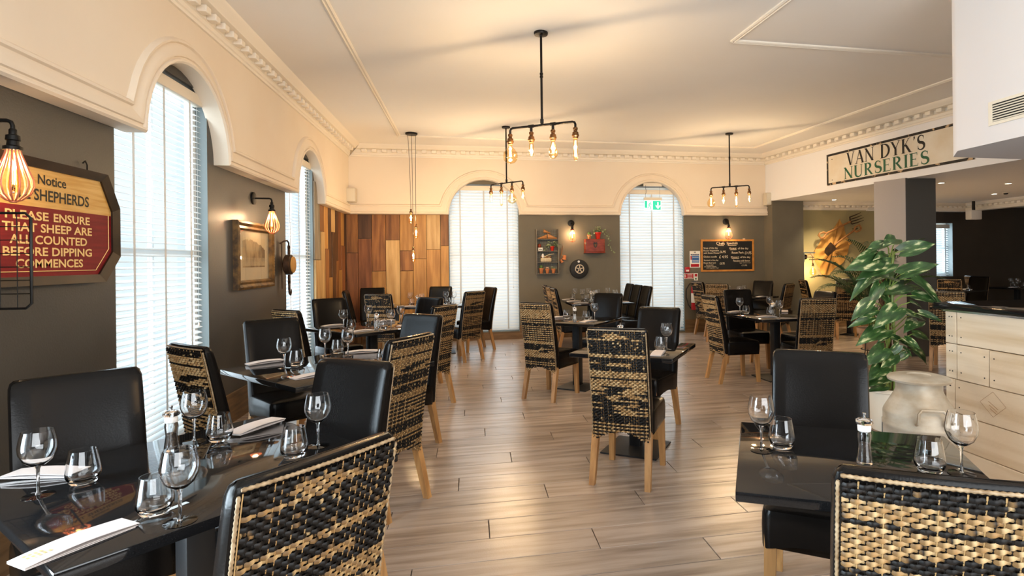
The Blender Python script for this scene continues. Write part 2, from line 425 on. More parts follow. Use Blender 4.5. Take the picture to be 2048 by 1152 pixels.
# header with cornice in front of the dark back room
struct('trim_3', MB().box(8.0, 10.45, YW - .04, YW + .12, 2.36, ZLOW + .005).box(10.35, 10.55, 3.0, YW - .041, 2.36, ZLOW + .005), M['softwhite'])

# ---- baseboards
bbl = MB()
for a, b in ((-3.0, .4), (1.62, 3.90), (5.15, 7.13), (8.31, 10.28)): bbl.box(XW, XW + .022, a, b, 0, .26)
struct('baseboard_left', bbl, M['skirt'])
bbb = MB()
for a, b in ((-2.09, -.376), (.864, 2.763), (4.039, 5.72)): bbb.box(a, b, YW - .022, YW, 0, .25)
bbb.box(-.376, .864, YW - .022, YW, 0, .13)
bbb.box(6.38, 9.2, YW - .02, YW, 0, .22)
struct('baseboard_back', bbb, M['skirt'])

# ---- valances with arches
def arch_path(a0, a1, centres, r=RA, n=22):
    """(a, z, offset_a, offset_z) along the lower edge"""
    P = [(a0, 0, 0, 1)]
    for c in centres:
        P.append((c - r, 0, -1, 1))
        for i in range(n + 1):
            t = pi - pi * i / n
            P.append((c + r * cos(t), r * sin(t), cos(t), sin(t)))
        P.append((c + r, 0, 1, 1))
    P.append((a1, 0, 0, 1)); return P
PROF = [(0, -.10), (0, .026), (.012, .040), (.026, .036), (.032, .024), (.042, .024), (.047, .036), (.060, .038), (.085, .030), (.115, .016), (.135, .012), (.142, .030), (.156, .032), (.166, .022), (.174, 0)]
def valance(name, a0, a1, centres, to3, end_caps=True):
    P = arch_path(a0, a1, centres); m = MB(); n = len(P); k = len(PROF)
    for (a, z, oa, oz) in P:
        for (w, d) in PROF:
            zz = z + w * oz
            if oa != 0: zz = max(zz, w)
            m.v.append(to3(a + w * oa, ZV + zz, d))
    for i in range(n - 1):
        for q in range(k - 1):
            m.f.append((i * k + q, (i + 1) * k + q, (i + 1) * k + q + 1, i * k + q + 1))
    # face above the moulding
    o = len(m.v); w = PROF[-1][0]
    for (a, z, oa, oz) in P:
        zz = z + w * oz
        if oa != 0: zz = max(zz, w)
        m.v.append(to3(a + w * oa, ZV + zz, 0)); m.v.append(to3(a + w * oa, ZC, 0))
    for i in range(n - 1):
        m.f.append((o + 2 * i, o + 2 * i + 2, o + 2 * i + 3, o + 2 * i + 1))
    # underside back edge closing onto the wall
    if end_caps:
        for i in (0, n - 1):
            m.f.append(tuple(i * k + q for q in range(k)))
    return struct(name, m, M['plaster'])
valance('trim_4', -2.9, YB, [4.645, 7.86], lambda a, z, d: (XL + d, a, z))
valance('trim_5', XL, 5.83, [.249, 3.376], lambda a, z, d: (a, YB - d, z))

# ---- cornices with dentils
CP = [(0, -.185), (.018, -.185), (.024, -.165), (.036, -.158), (.036, -.125), (.05, -.118), (.055, -.072), (.15, -.066), (.17, -.045), (.205, -.028), (.22, 0)]
def cornice(name, pts, prof, ztop, mt, dent=None, mitre=(0, 0), scale=1.0):
    """straight run from pts[0] to pts[1]; the room lies to the left of the direction of travel"""
    a = Vector(pts[0]); b = Vector(pts[1]); t = (b - a).normalized(); nrm = Vector((-t.y, t.x)); m = MB(); k = len(prof)
    for e, (p, mi) in enumerate(((a, mitre[0]), (b, mitre[1]))):
        for (w, z) in prof:
            w *= scale
            q = p + nrm * w + t * (mi * w)
            m.v.append((q.x, q.y, ztop + z * scale))
    for i in range(k - 1): m.f.append((i, k + i, k + i + 1, i + 1))
    m.f.append(tuple(range(k))); m.f.append(tuple(range(k, 2 * k))[::-1])
    ob = struct(name, m, mt)
    if dent:
        sp, lo, hi = dent; L = (b - a).length; s = lo
        while s < min(hi, L - .15):
            q = a + t * s + nrm * .085 * scale
            put('dentil', DENT, mt, ob, (q.x, q.y, ztop - .096 * scale), atan2(t.y, t.x), scale=(scale, scale, scale))
            s += sp
    return ob
DENT = bevel_box((.085, .07, .052), .006, seg=1).mesh('dentil')
cornice('trim_6', ((XL, YB), (XL, -2.9)), CP, ZC, M['trimwhite'], (.165, .25, 6.6), (1, 0))
cornice('trim_7', ((5.70, YB), (XL, YB)), CP, ZC, M['trimwhite'], (.165, .2, 9), (0, -1))
cornice('trim_8', (beam_pt(9.0), beam_pt(0)), CP, ZC, M['trimwhite'], (.165, 3.2, 9), (0, 0))
cornice('trim_9', ((8.35, YW), (6.38, YW)), CP, ZLOW, M['trimwhite'], (.12, .1, 9), (0, 0), .8)
cornice('trim_10', ((10.35, YW - .04), (8.9, YW - .04)), CP, ZLOW, M['trimwhite'], (.12, .1, 9), (0, 0), .8)
cornice('trim_11', ((10.35, 5.0), (10.35, YW - .05)), CP, ZLOW, M['trimwhite'], (.12, 1.5, 9), (0, 0), .8)
# ---- applied beads on the ceiling
def bead(name, a, b, w=.055):
    a = Vector(a); b = Vector(b); t = (b - a).normalized(); n = Vector((-t.y, t.x)); m = MB()
    pr = [(-w / 2, 0), (-w / 2, -.012), (-w / 4, -.020), (-w / 8, -.012), (w / 8, -.012), (w / 4, -.020), (w / 2, -.012), (w / 2, 0)]
    for p in (a, b):
        for (o_, z) in pr: q = p + n * o_; m.v.append((q.x, q.y, ZC + z))
    for i in range(7): m.f.append((i, 8 + i, 9 + i, i + 1))
    m.f.append(tuple(range(8))); m.f.append(tuple(range(8, 16))[::-1])
    return struct(name, m, M['trimwhite'])
bead('trim_12', (-1.04, -2.5), (-1.09, 9.33)); bead('trim_13', (-1.09, 9.30), (5.06, 9.45)); bead('trim_14', (5.05, 9.45), (5.55, 3.0))
bead('trim_15', (2.40, 4.85), (5.0, 4.88)); bead('trim_16', (2.40, 4.86), (2.56, 1.5))

# ---- plank cladding round the corner
MATN = {'d': 'clad_dark', 'm': 'clad_mid', 'g': 'clad_gold', 'p': 'clad_pale', 'r': 'clad_red', 'y': 'clad_grey'}
cb = estruct('wall_back_cladding', (0, YW, 0))
bx = [-2.10, -1.905, -1.68, -1.448, -1.213, -.986, -.762, -.520, -.378]
bj = [([1.586], 'mr'), ([1.832], 'dr'), ([1.266], 'mg'), ([1.804], 'mp'), ([1.617, 1.262], 'gmg'), ([1.472], 'gg'), ([1.634], 'pg'), ([1.698], 'mg')]
for i, (js, cs) in enumerate(bj):
    zs = [ZV + .05] + js + [.25]
    for k in range(len(zs) - 1):
        th = .020 + .006 * ((i * 3 + k * 2) % 3)
        d = (bx[i + 1] - bx[i] - .006, th, zs[k] - zs[k + 1] - .006)
        m = bevel_box(d, .003, (0, -th / 2, 0), 1)
        put('plank', m, M[MATN[cs[k]]], cb, ((bx[i] + bx[i + 1]) / 2, 0, (zs[k] + zs[k + 1]) / 2))
cl = estruct('wall_left_cladding', (XW, 0, 0))
by = [8.315, 8.60, 8.825, 9.06, 9.271, 9.512, 9.714, 9.926, 10.147, 10.30]
lj = [([1.46], 'yp'), ([1.87], 'mp'), ([1.624], 'gm'), ([1.2], 'dg'), ([1.895], 'pd'), ([1.45], 'dm'), ([1.302], 'rg'), ([1.7], 'gr'), ([1.1], 'dd')]
for i, (js, cs) in enumerate(lj):
    zs = [ZV + .30 if i == 0 else ZV + .05] + js + [.26]
    for k in range(len(zs) - 1):
        th = .020 + .006 * ((i * 3 + k * 2) % 3)
        m = bevel_box((th, by[i + 1] - by[i] - .006, zs[k] - zs[k + 1] - .006), .003, (th / 2, 0, 0), 1)
        put('plank', m, M[MATN[cs[k]]], cl, (0, (by[i] + by[i + 1]) / 2, (zs[k] + zs[k + 1]) / 2))

# ---- windows: sashes, panes, teal reveals (built facing -Y, wall face at y = 0)
def window(n, w, z0, z1, loc, rz, depth=.24, door=False):
    e = estruct('window_%d' % n if not door else 'door_%d' % n, loc, rz)
    f = MB(); h = w / 2; t = .055
    for x in (-h + t / 2, h - t / 2): f.box(x - t / 2, x + t / 2, depth - .06, depth, z0, z1)
    f.box(-h + t, h - t, depth - .06, depth, z0, z0 + .08); f.box(-h + t, h - t, depth - .06, depth, z1 - .06, z1)
    put('window_frame', f, M['sash'], e)
    mid = (z0 + z1) / 2 + .05
    put('meeting_rail', MB().box(-h + t, h - t, depth - .055, depth - .005, mid - .03, mid + .03), M['sash'], e)
    put('glazing_bar', MB().box(-.014, .014, depth - .045, depth - .015, mid + .03, z1 - .06), M['sash'], e)
    put('glazing_bar', MB().box(-.014, .014, depth - .045, depth - .015, z0 + .08, mid - .03), M['sash'], e)
    for a, b in ((-h + t, -.014), (.014, h - t)):
        for c, d in ((z0 + .08, mid - .03), (mid + .03, z1 - .06)):
            put('pane', MB().box(a, b, depth - .032, depth - .028, c, d), M['pane'], e)
    rv = MB()
    for s in (-1, 1): rv.box(min(s * h, s * (h - .006)), max(s * h, s * (h - .006)), .001, depth - .06, z0, z1)
    put('reveal_lining', rv, M['reveal'], e)
    return e
window(1, 1.25, .10, 2.80, (XW, 4.525, 0), HALF, .145)
window(2, 1.18, .10, 2.80, (XW, 7.72, 0), HALF, .145)
window(3, 1.22, .12, 2.78, (XW, 1.01, 0), HALF, .145)  # unseen window, added to bring light in from the near left
window(4, 1.24, .14, 2.80, (.244, YW, 0), 0)
window(1, 1.276, .03, 2.80, (3.401, YW, 0), 0, door=True)
window(5, .57, .96, 2.16, (10.435, 11.0, 0), 0)

# ---- venetian blinds
def slat_mesh(w, depth=.050):
    m = MB(); n = 5
    for x in (-w / 2, w / 2):
        for i in range(n):
            u = -1 + 2 * i / (n - 1); m.v.append((x, u * depth / 2, .004 * (1 - u * u) + .0013))
        for i in range(n):
            u = 1 - 2 * i / (n - 1); m.v.append((x, u * depth / 2, .004 * (1 - u * u) - .0013))
    k = 2 * n
    for i in range(k): m.f.append((i, (i + 1) % k, k + (i + 1) % k, k + i))
    m.f.append(tuple(range(k))[::-1]); m.f.append(tuple(range(k, 2 * k)))
    return m.mesh('slat')
def blind(label, w, z0, z1, loc, rz, pitch, tilt, tapes, depth=.05):
    t = thing('venetian_blind', label, 'blind', loc, rz)
    put('head_rail', bevel_box((w + .02, .065, .085), .006, (0, -.01, z1 - .042)), M['rail'], t)
    sm = slat_mesh(w, depth); z = z1 - .115; k = 0
    while z > z0 + .05:
        put('slat', sm, M['slat'], t, (0, 0, z), rot=(tilt + .03 * sin(k * 1.7), 0, .002 * sin(k * 2.3))); z -= pitch; k += 1
    put('bottom_rail', bevel_box((w, .05, .022), .005, (0, 0, z0 + .02)), M['slat'], t)
    for x in tapes:
        put('ladder_tape', MB().box(x - .013, x + .013, -depth / 2 - .006, -depth / 2 - .005, z0 + .03, z1 - .085), M['tape'], t)
    put('pull_cord', MB().tube([(w / 2 - .09, -depth / 2 - .012, z1 - .1), (w / 2 - .09, -depth / 2 - .012, .95)], .0016, 5), M['tape'], t)
    put('cord_acorn', MB().lathe([(.002, 0), (.007, .004), (.008, .02), (.003, .035)], 8, (w / 2 - .09, -depth / 2 - .012, .92)), M['cap'], t)
    return t
blind('white slatted blind in the tall arched window beside the red notice sign', 1.13, .12, 2.77, (XW - .045, 4.51, 0), HALF, .0435, radians(15), (-.38, 0, .38), .052)
blind('white slatted blind in the arched window between hanging pulley and wood cladding', 1.08, .12, 2.77, (XW - .045, 7.71, 0), HALF, .0435, radians(15), (-.36, 0, .36), .052)
blind('white slatted blind in the arched window between wood cladding and wall shelf', 1.22, .155, 2.775, (.244, YW + .045, 0), 0, .053, radians(56), (-.42, 0, .42), .058)
blind('white slatted blind over the arched doorway behind the green exit sign', 1.25, .045, 2.74, (3.401, YW + .045, 0), 0, .053, radians(56), (-.44, 0, .44), .058)
blind('narrow white slatted blind in the small window of the dark back room', .50, .985, 2.13, (10.40, 11.06, 0), 0, .05, radians(35), (-.15, .15), .05)

# ================================================================== CHAIRS
def yr(z):                       # rear profile of the chair back
    u = max(0, (z - .29) / .71); return -.185 - .112 * u ** 1.45
def curve_x(x): return -.012 * (1 - (x / .19) ** 2)     # the back is slightly dished
def seat_mesh():
    m = MB(); ring = []
    hx, y0, y1, r = .203, -.165, .250, .035
    for (cx, cy, a0) in ((hx - r, y1 - r, 0), (-hx + r, y1 - r, 90), (-hx + r, y0 + r, 180), (hx - r, y0 + r, 270)):
        for k in range(4): a = radians(a0 + 30 * k); ring.append((cx + r * cos(a), cy + r * sin(a)))
        # extra points along the following edge
        nx = {0: (-hx + r, y1), 90: (-hx, y0 + r), 180: (hx - r, y0), 270: (hx, y1 - r)}[a0]
        lx, ly = ring[-1]
        for t in (.25, .5, .75): ring.append((lx + (nx[0] - lx) * t, ly + (nx[1] - ly) * t))
    n = len(ring); yc = (y0 + y1) / 2
    def hem(x, y):
        ux = 1 - (x / hx) ** 2; uy = 1 - ((y - yc) / ((y1 - y0) / 2)) ** 2
        return .315 + .035 * max(0, max(ux if abs(y - yc) > .15 else 0, uy if abs(x) > .17 else 0))
    for lev in range(6):
        for (x, y) in ring:
            s, z = ((1.0, None), (1.01, .40), (1.0, .445), (.975, .463), (.90, .472), (.5, .478))[lev]
            m.v.append((x * s, yc + (y - yc) * s, hem(x, y) if z is None else z))
    for l in range(5):
        for i in range(n): m.f.append((l * n + i, l * n + (i + 1) % n, (l + 1) * n + (i + 1) % n, (l + 1) * n + i))
    m.f.append(tuple(range(5 * n, 6 * n))); m.f.append(tuple(range(n))[::-1])
    return m.mesh('seat')
def back_mesh():
    m = MB(); zs = [.335, .45, .55, .65, .75, .85, .93, .965, .985, .994]
    ins = [0, 0, 0, 0, 0, 0, 0, .001, .006, .016]; n = None
    for z, q in zip(zs, ins):
        hw = .196 - q; t = .072 - .024 * max(0, (z - .45) / .55) - q * 1.3; y = yr(z) + .004 + q * .65; ring = []
        N = 9
        for i in range(N): x = -hw + .012 + (2 * hw - .024) * i / (N - 1); ring.append((x, y + curve_x(x)))
        ring.append((hw - .003, y + .004)); ring.append((hw, y + .014)); ring.append((hw, y + t - .018)); ring.append((hw - .006, y + t - .006))
        for i in range(N): x = hw - .020 - (2 * hw - .040) * i / (N - 1); ring.append((x, y + t + curve_x(x)))
        ring.append((-hw + .006, y + t - .006)); ring.append((-hw, y + t - .018)); ring.append((-hw, y + .014)); ring.append((-hw + .003, y + .004))
        n = len(ring)
        for p in ring: m.v.append((p[0], p[1], z))
    for l in range(len(zs) - 1):
        for i in range(n): m.f.append((l * n + i, l * n + (i + 1) % n, (l + 1) * n + (i + 1) % n, (l + 1) * n + i))
    m.f.append(tuple(range((len(zs) - 1) * n, len(zs) * n))); m.f.append(tuple(range(n))[::-1])
    return m.mesh('backrest')
TAN = [(.50, .33, .155), (.58, .41, .21), (.42, .26, .11), (.36, .205, .08)]
BLK = [(.006, .005, .004), (.010, .007, .005), (.005, .004, .0035)]
MODES = {3: 'TMKMSKKSMK', 11: 'TMKSMMSTKM', 29: 'TMSMTMKTTS'}
MIDB = (.16, .09, .035)
def weave_mesh(seed):
    rng = random.Random(seed); m = MB(); cols = []
    W, P, RP = .181, .0150, .0108; ncol = int(2 * W / P)
    z = .285; row = 0; band = 0; mode = 'M'
    while z < .972:
        if band <= 0:
            mode = rng.choice(MODES[seed]); band = rng.randint(1, 4)
        band -= 1
        rowmode = mode
        if mode == 'M': rowmode = 'T' if row % 2 else 'K'
        xm = .165 * sqrt(max(0, 1 - (z - .272) / .060)) if z < .332 else 0
        spans = [(-W, W)] if xm == 0 else [(-W, -xm), (xm, W)]
        run = rng.random() < .5; left = 0
        for (a, b) in spans:
            if b - a < .02: continue
            i0 = round((a + W) / P * 2); i1 = round((b + W) / P * 2)
            pts = []; cs = []
            for i in range(i0, i1 + 1):
                x = -W + i * P / 2; st = i // 2
                over = ((st + row) % 2 == 0)
                if i % 2 == 0:
                    if left <= 0: run = not run; left = rng.randint(4, 13)
                    left -= 1
                if rowmode == 'T': tan_ = rng.random() < .95
                elif rowmode == 'K': tan_ = rng.random() < .04
                else: tan_ = run
                c = (rng.choice(TAN) if over else MIDB) if tan_ else rng.choice(BLK)
                amp = .0042 if (i % 2 == 0) == over else -.0028
                zz = z + (.0007 if over else -.0007)
                pts.append((x, yr(z) + curve_x(x) - .004 - amp, zz)); cs.append(c)
            o = len(m.v); k = len(pts); hh = RP * .47; dd = .0032
            for (p, c) in zip(pts, cs):
                m.v += [(p[0], p[1] - dd, p[2]), (p[0], p[1], p[2] + hh), (p[0], p[1] + dd, p[2]), (p[0], p[1], p[2] - hh)]
                cols += [c] * 4
            for i in range(k - 1):
                for q in range(4): m.f.append((o + i * 4 + q, o + i * 4 + (q + 1) % 4, o + i * 4 + 4 + (q + 1) % 4, o + i * 4 + 4 + q))
        z += RP; row += 1
    for i in range(ncol + 1):           # upright stakes
        x = -W + i * P; pts = []
        zz = .285 + .045 * (1 - (x / W) ** 2)
        while zz < .975: pts.append((x, yr(zz) + curve_x(x) - .0035, zz)); zz += .06
        pts.append((x, yr(.975) + curve_x(x) - .0035, .975))
        o = len(m.v); m.tube(pts, .0016, 4, caps=False); c = rng.choice(TAN[2:]) if rng.random() < .35 else rng.choice(BLK)
        cols += [c] * (len(m.v) - o)
    me = m.mesh('woven_back', 60)
    at = me.color_attributes.new('Col', 'FLOAT_COLOR', 'POINT')
    at.data.foreach_set('color', [v for c in cols for v in (*c, 1)])
    return me
def edging_mesh():
    m = MB()
    def run(P):
        rs = []; pts = []
        for i in range(len(P) - 1):
            a, b = Vector(P[i]), Vector(P[i + 1]); n = max(1, int((b - a).length / .0055))
            for k in range(n): pts.append(a.lerp(b, k / n))
        pts.append(Vector(P[-1]))
        for i in range(len(pts)): rs.append(.0050 if i % 2 else .0034)
        m.tube(pts, rs, 6)
    zs = [.29 + i * .1 for i in range(7)] + [.97]
    for s in (-1, 1): run([(s * .1865, yr(z) + curve_x(.186) + .000, z) for z in zs])
    run([(-.182 + .364 * i / 8, yr(.982) + curve_x(-.182 + .364 * i / 8) + .002, .981) for i in range(9)])
    return m.mesh('braided_edging', 60)
def leg_mesh(p0, p1, w0, w1):
    m = MB(); p0, p1 = Vector(p0), Vector(p1)
    for p, w in ((p0, w0), (p1, w1)):
        for sx, sy in ((-1, -1), (1, -1), (1, 1), (-1, 1)): m.v.append((p.x + sx * w / 2, p.y + sy * w / 2, p.z))
    m.f = [(0, 1, 2, 3), (7, 6, 5, 4)] + [(i, 4 + i, 4 + (i + 1) % 4, (i + 1) % 4) for i in range(4)]
    return m.mesh('leg', 20)
CH = dict(seat=seat_mesh(), back=back_mesh(), edge=edging_mesh(), weave=[weave_mesh(s) for s in (3, 11, 29)],
          legs=[leg_mesh((s * .172, .215, .38), (s * .180, .232, 0), .046, .036) for s in (-1, 1)] +
               [leg_mesh((s * .170, -.150, .38), (s * .178, -.238, 0), .046, .036) for s in (-1, 1)])
n_chair = [0]
def chair(x, y, face, label, group=None, var=None):
    """x, y: middle of the top of the back; face: direction (degrees) the sitter looks"""
    a = radians(face); ox, oy = x + .285 * cos(a), y + .285 * sin(a)
    t = thing('dining_chair', label, 'chair', (ox, oy, 0), a - HALF, group)
    put('seat', CH['seat'], M['leather'], t)
    put('backrest', CH['back'], M['leather'], t)
    n_chair[0] += 1
    w = put('woven_back', CH['weave'][(n_chair[0] if var is None else var) % 3], M['weave'], t); w['kind'] = 'stuff'; w['label'] = 'striped tan and black woven rattan back'
    put('braided_edging', CH['edge'], M['edging'], t)
    for l in CH['legs']: put('leg', l, M['oakleg'], t)
    return t

# ================================================================== TABLES
def table(x, y, ang, sx, sy, label, base=.45, group=None):
    t = thing('dining_table', label, 'table', (x, y, 0), radians(ang), group)
    put('table_top', bevel_box((sx, sy, .030), .004, (0, 0, .735)), M['tabletop'], t)
    cols = [0] if max(sx, sy) < 1.2 else [-.35, .35]
    for c in cols:
        q = (c, 0) if sx >= sy else (0, c)
        put('column', bevel_box((.085, .085, .685), .004, (q[0], q[1], .3625)), M['castiron'], t)
        put('support_plate', MB().cbox((q[0], q[1], .7125), (.36, .36, .014)), M['castiron'], t)
        b = base; m = MB()
        m.v = [(sx_ * b / 2 + q[0], sy_ * b / 2 + q[1], z) for z in (0, .012) for sx_, sy_ in ((-1, -1), (1, -1), (1, 1), (-1, 1))] + [(sx_ * .07 + q[0], sy_ * .07 + q[1], .03) for sx_, sy_ in ((-1, -1), (1, -1), (1, 1), (-1, 1))]
        m.f = [(3, 2, 1, 0), (8, 9, 10, 11)] + [(i, (i + 1) % 4, 4 + (i + 1) % 4, 4 + i) for i in range(4)] + [(4 + i, 4 + (i + 1) % 4, 8 + (i + 1) % 4, 8 + i) for i in range(4)]
        put('base_plate', m.mesh('base_plate', 20), M['castiron'], t)
    return t

# ================================================================== TABLEWARE
NS = 22
def glass_bowl():
    o = [(.004, .078), (.016, .080), (.030, .092), (.039, .112), (.0405, .128), (.037, .150), (.0325, .168)]
    i = [(.0315, .168), (.0358, .150), (.0392, .128), (.0376, .113), (.029, .094), (.015, .083), (.003, .0815)]
    return MB().lathe(o + i, NS).mesh('bowl', 50)
def glass_stem(): return MB().lathe([(.0075, .0045), (.0042, .012), (.0036, .04), (.0042, .068), (.009, .0795), (.0045, .0779)], 12).mesh('stem', 60)
def glass_foot(): return MB().lathe([(.034, 0), (.0345, .0016), (.022, .0030), (.0077, .0046), (.003, .0046), (.002, .0003)], NS).mesh('foot', 50)
def tumbler_mesh():
    o = [(.020, .001), (.029, .003), (.0385, .022), (.0395, .034), (.035, .065), (.0300, .094)]
    i = [(.0288, .094), (.0338, .065), (.0382, .035), (.0372, .024), (.026, .010), (.004, .0085)]
    return MB().lathe(o + i, NS).mesh('tumbler', 50)
GB, GS, GF, TUM = glass_bowl(), glass_stem(), glass_foot(), tumbler_mesh()
def wine(x, y, where, z=.75, by=None):
    t = thing('wine_glass', 'clear stemmed wine glass ' + (by or 'on ' + where), 'wine glass', (x, y, z), random.uniform(0, 6), 'wine glasses on ' + where)
    t.scale = (1.1, 1.1, 1.12)
    put('bowl', GB, M['glass'], t); put('stem', GS, M['glass'], t); put('foot', GF, M['glass'], t)
def tumbler(x, y, where, z=.75, by=None):
    tag(put('tumbler', TUM, M['glass'], None, (x, y, z + .0004), random.uniform(0, 6), scale=(1.12, 1.12, 1.08)), 'clear stemless tumbler ' + (by or 'on ' + where), 'tumbler', 'tumblers on ' + where)
MILL = dict(
    body=MB().lathe([(.021, 0), (.022, .004), (.0195, .02), (.016, .052), (.019, .080), (.017, .092), (.0155, .092), (.0172, .080), (.0142, .052), (.0175, .020), (.018, .006), (.002, .005)], 18).mesh('mill_body', 50),
    fill=MB().lathe([(.0165, .007), (.0165, .02), (.0132, .050), (.0135, .058), (.002, .060)], 14).mesh('filling', 50),
    collar=MB().lathe([(.0150, .0925), (.0175, .094), (.0185, .108), (.0145, .113), (.002, .113)], 16).mesh('collar', 50),
    cap=MB().lathe([(.020, .1135), (.0235, .118), (.022, .126), (.012, .131), (.003, .132)], 18).mesh('mill_top', 50),
    knob=MB().lathe([(.004, .1322), (.0035, .138), (.005, .140), (.005, .146), (.002, .147)], 10).mesh('knob', 50))
def mill(x, y, where, kind='pepper', z=.75):
    t = thing('%s_mill' % kind, '%s %s mill on %s' % ({'pepper': 'clear waisted', 'salt': 'clear waisted'}[kind], kind, where), 'mill', (x, y, z + .0004))
    t.scale = (1.12, 1.12, 1.1)
    put('mill_body', MILL['body'], M['glass'], t)
    put('filling', MILL['fill'].copy(), M['pepper'] if kind == 'pepper' else M['salt'], t)
    put('collar', MILL['collar'], M['cap'], t); put('mill_top', MILL['cap'], M['glass'], t); put('knob', MILL['knob'], M['steel'], t)
def napkin_mesh():
    m = MB(); n = 9; L, W = .225, .075
    def strip(zf, th, x0, x1):
        o = len(m.v)
        for i in range(n):
            u = i / (n - 1); x = x0 + (x1 - x0) * u; z = zf(u)
            for (y, dz) in ((-W / 2, 0), (W / 2, 0), (W / 2, th), (-W / 2, th)): m.v.append((x, y, z + dz))
        for i in range(n - 1):
            for q in range(4): m.f.append((o + i * 4 + q, o + i * 4 + (q + 1) % 4, o + i * 4 + 4 + (q + 1) % 4, o + i * 4 + 4 + q))
        m.f.append((o, o + 1, o + 2, o + 3)); e = o + (n - 1) * 4; m.f.append((e + 3, e + 2, e + 1, e))
    strip(lambda u: .0008, .0018, -L / 2, L / 2 * .92)
    strip(lambda u: .0028 + .0015 * sin(pi * u), .0016, -L / 2, L / 2 * .96)
    strip(lambda u: .0050 + .008 * sin(pi * u) + .006 * max(0, u - .7), .0016, -L / 2, L / 2)
    return m.mesh('napkin', 40)
NAP = napkin_mesh()
KNIFE = MB().box(-.02, .165, -.008, .008, .0048, .0062).mesh('knife', 20)
FORK = MB().box(-.02, .150, .014, .022, .0048, .0062).mesh('fork', 20)
def napkin(x, y, ang, where, by=None, z=.75):
    t = thing('folded_napkin', 'pale folded paper napkin ' + (by or 'on ' + where), 'napkin', (x, y, z), radians(ang), 'napkins on ' + where)
    put('napkin', NAP, M['napkin'], t)

# ---- tables and their chairs
W1 = 'the table below the notice sign'
W2 = 'the table below the framed picture'
W3 = 'the table below the hanging pulley'
W4 = 'the table below the bulb cluster'
W5 = 'the two-seater near the shelf-side table'
WC = 'the mid-floor two-seater'
W6 = 'the long table below the wall shelf'
W7 = 'the four-seater near the palm'
W8 = 'the table below the chalkboard'
W9 = 'the table below the canvas apron'
WR = 'the two-seater beside the churn'
W10 = 'the table by the far small window'
W11 = 'the farthest table along the dark wall'

table(-.89, 2.045, 45, .90, .90, 'square black glossy pedestal table below the red notice sign', .23)
table(-.90, 3.90, 43, .93, .93, 'square black glossy pedestal table below the framed picture')
table(-1.02, 6.20, 43, .95, .95, 'square black glossy pedestal table below the hanging pulley hook')
table(-.78, 9.05, 4, 1.45, .80, 'long black table below the cluster of bare bulbs', .36)
table(1.16, 6.21, 53, .76, .76, 'small black two-seat table in front of the long shelf-side table', .37)
table(1.205, 4.09, 56, .75, .75, 'small black two-seat table in the middle of the floor', .42)
table(1.985, 9.05, 90, 1.30, .98, 'long black table below the wall shelf and wheel', .38)
table(3.52, 6.13, 3, .96, 1.02, 'square black table between the floor middle and the potted palm', .40)
table(4.72, 9.25, 30, .85, .85, 'black square table below the chalkboard', .26)
table(6.78, 9.22, 30, .80, .80, 'black square table below the canvas apron', .26)
table(1.217, 1.645, 62, .72, .72, 'small black two-seat table beside the milk churn', .26)
table(9.35, 9.55, 20, .80, .80, 'black square table by the dark room window')
table(11.2, 9.9, 10, .80, .80, 'black square table farthest along the dark wall')

chair(-.315, 1.314, 138, 'chair with large woven rattan back at ' + W1, var=0)
chair(-1.51, 2.535, -52, 'black leather chair against the charcoal wall at ' + W1)
chair(-.483, 2.582, 238, 'black leather chair facing the notice sign at ' + W1)
chair(-1.46, 3.27, 48, 'woven-backed chair before the tall window blind at ' + W2)
chair(-1.50, 4.67, -52, 'black leather chair against the wall at ' + W2)
chair(-.324, 3.33, 148, 'woven-backed chair on the aisle side of ' + W2, var=1)
chair(-.37, 4.70, 232, 'bluish leather chair at the far corner of ' + W2)
chair(-1.66, 5.53, 49, 'woven-backed chair beside the picture wall at ' + W3)
chair(-1.68, 7.20, -56, 'black leather chair before the second window blind at ' + W3)
chair(-.24, 5.64, 147, 'woven-backed chair on the aisle side of ' + W3)
chair(-.46, 6.93, 230, 'bluish leather chair at the far corner of ' + W3)
chair(-1.23, 7.94, 70, 'pale woven-backed chair on the near side of ' + W4)
chair(-1.90, 9.15, 4, 'black leather chair in the clad corner at ' + W4)
chair(-1.62, 9.98, -85, 'black leather chair with its back to the cladding at ' + W4)
chair(-.50, 9.98, -105, 'black leather chair next to the window blind at ' + W4)
chair(.065, 8.16, 135, 'woven-backed chair on the aisle side of ' + W4)
chair(.33, 9.35, 205, 'chair seen edge-on before the window blind at ' + W4)
chair(.625, 5.66, 49, 'pale woven-backed chair at ' + W5, var=2)
chair(1.72, 6.98, 231, 'black leather chair facing the woven chair across ' + W5)
chair(.868, 3.36, 60, 'chair with striped woven back on the open floor at ' + WC, var=0)
chair(1.635, 4.76, 227, 'black leather chair across from the woven chair at ' + WC)
for yy, wh in ((8.62, 'nearest the two-seater'), (9.12, 'in the middle'), (9.62, 'nearest the wall shelf')): chair(1.235, yy, 0, 'pale woven-backed chair %s on the shelf side of the long table' % wh, 'chairs on the shelf side of the long table')
for yy, wh in ((8.62, 'nearest the open floor'), (9.12, 'in the middle'), (9.62, 'nearest the back wall')): chair(2.77, yy, 180, 'black leather chair %s on the doorway side of the long table' % wh, 'chairs on the doorway side of the long table')
chair(2.70, 6.15, 1, 'pale woven-backed chair on the open floor side of ' + W7, var=1)
chair(3.56, 7.18, -91, 'black leather chair on the chalkboard side of ' + W7)
chair(3.56, 5.33, 82, 'brown woven-backed chair nearest the milk churn at ' + W7, var=2)
chair(4.36, 6.36, 182, 'black leather chair beside the potted palm at ' + W7)
chair(4.06, 8.93, 52, 'woven-backed chair nearest the fire extinguisher at ' + W8)
chair(4.10, 9.86, 8, 'black leather chair beside the fire extinguisher at ' + W8)
chair(5.42, 9.82, 215, 'black leather chair below the pilaster at ' + W8)
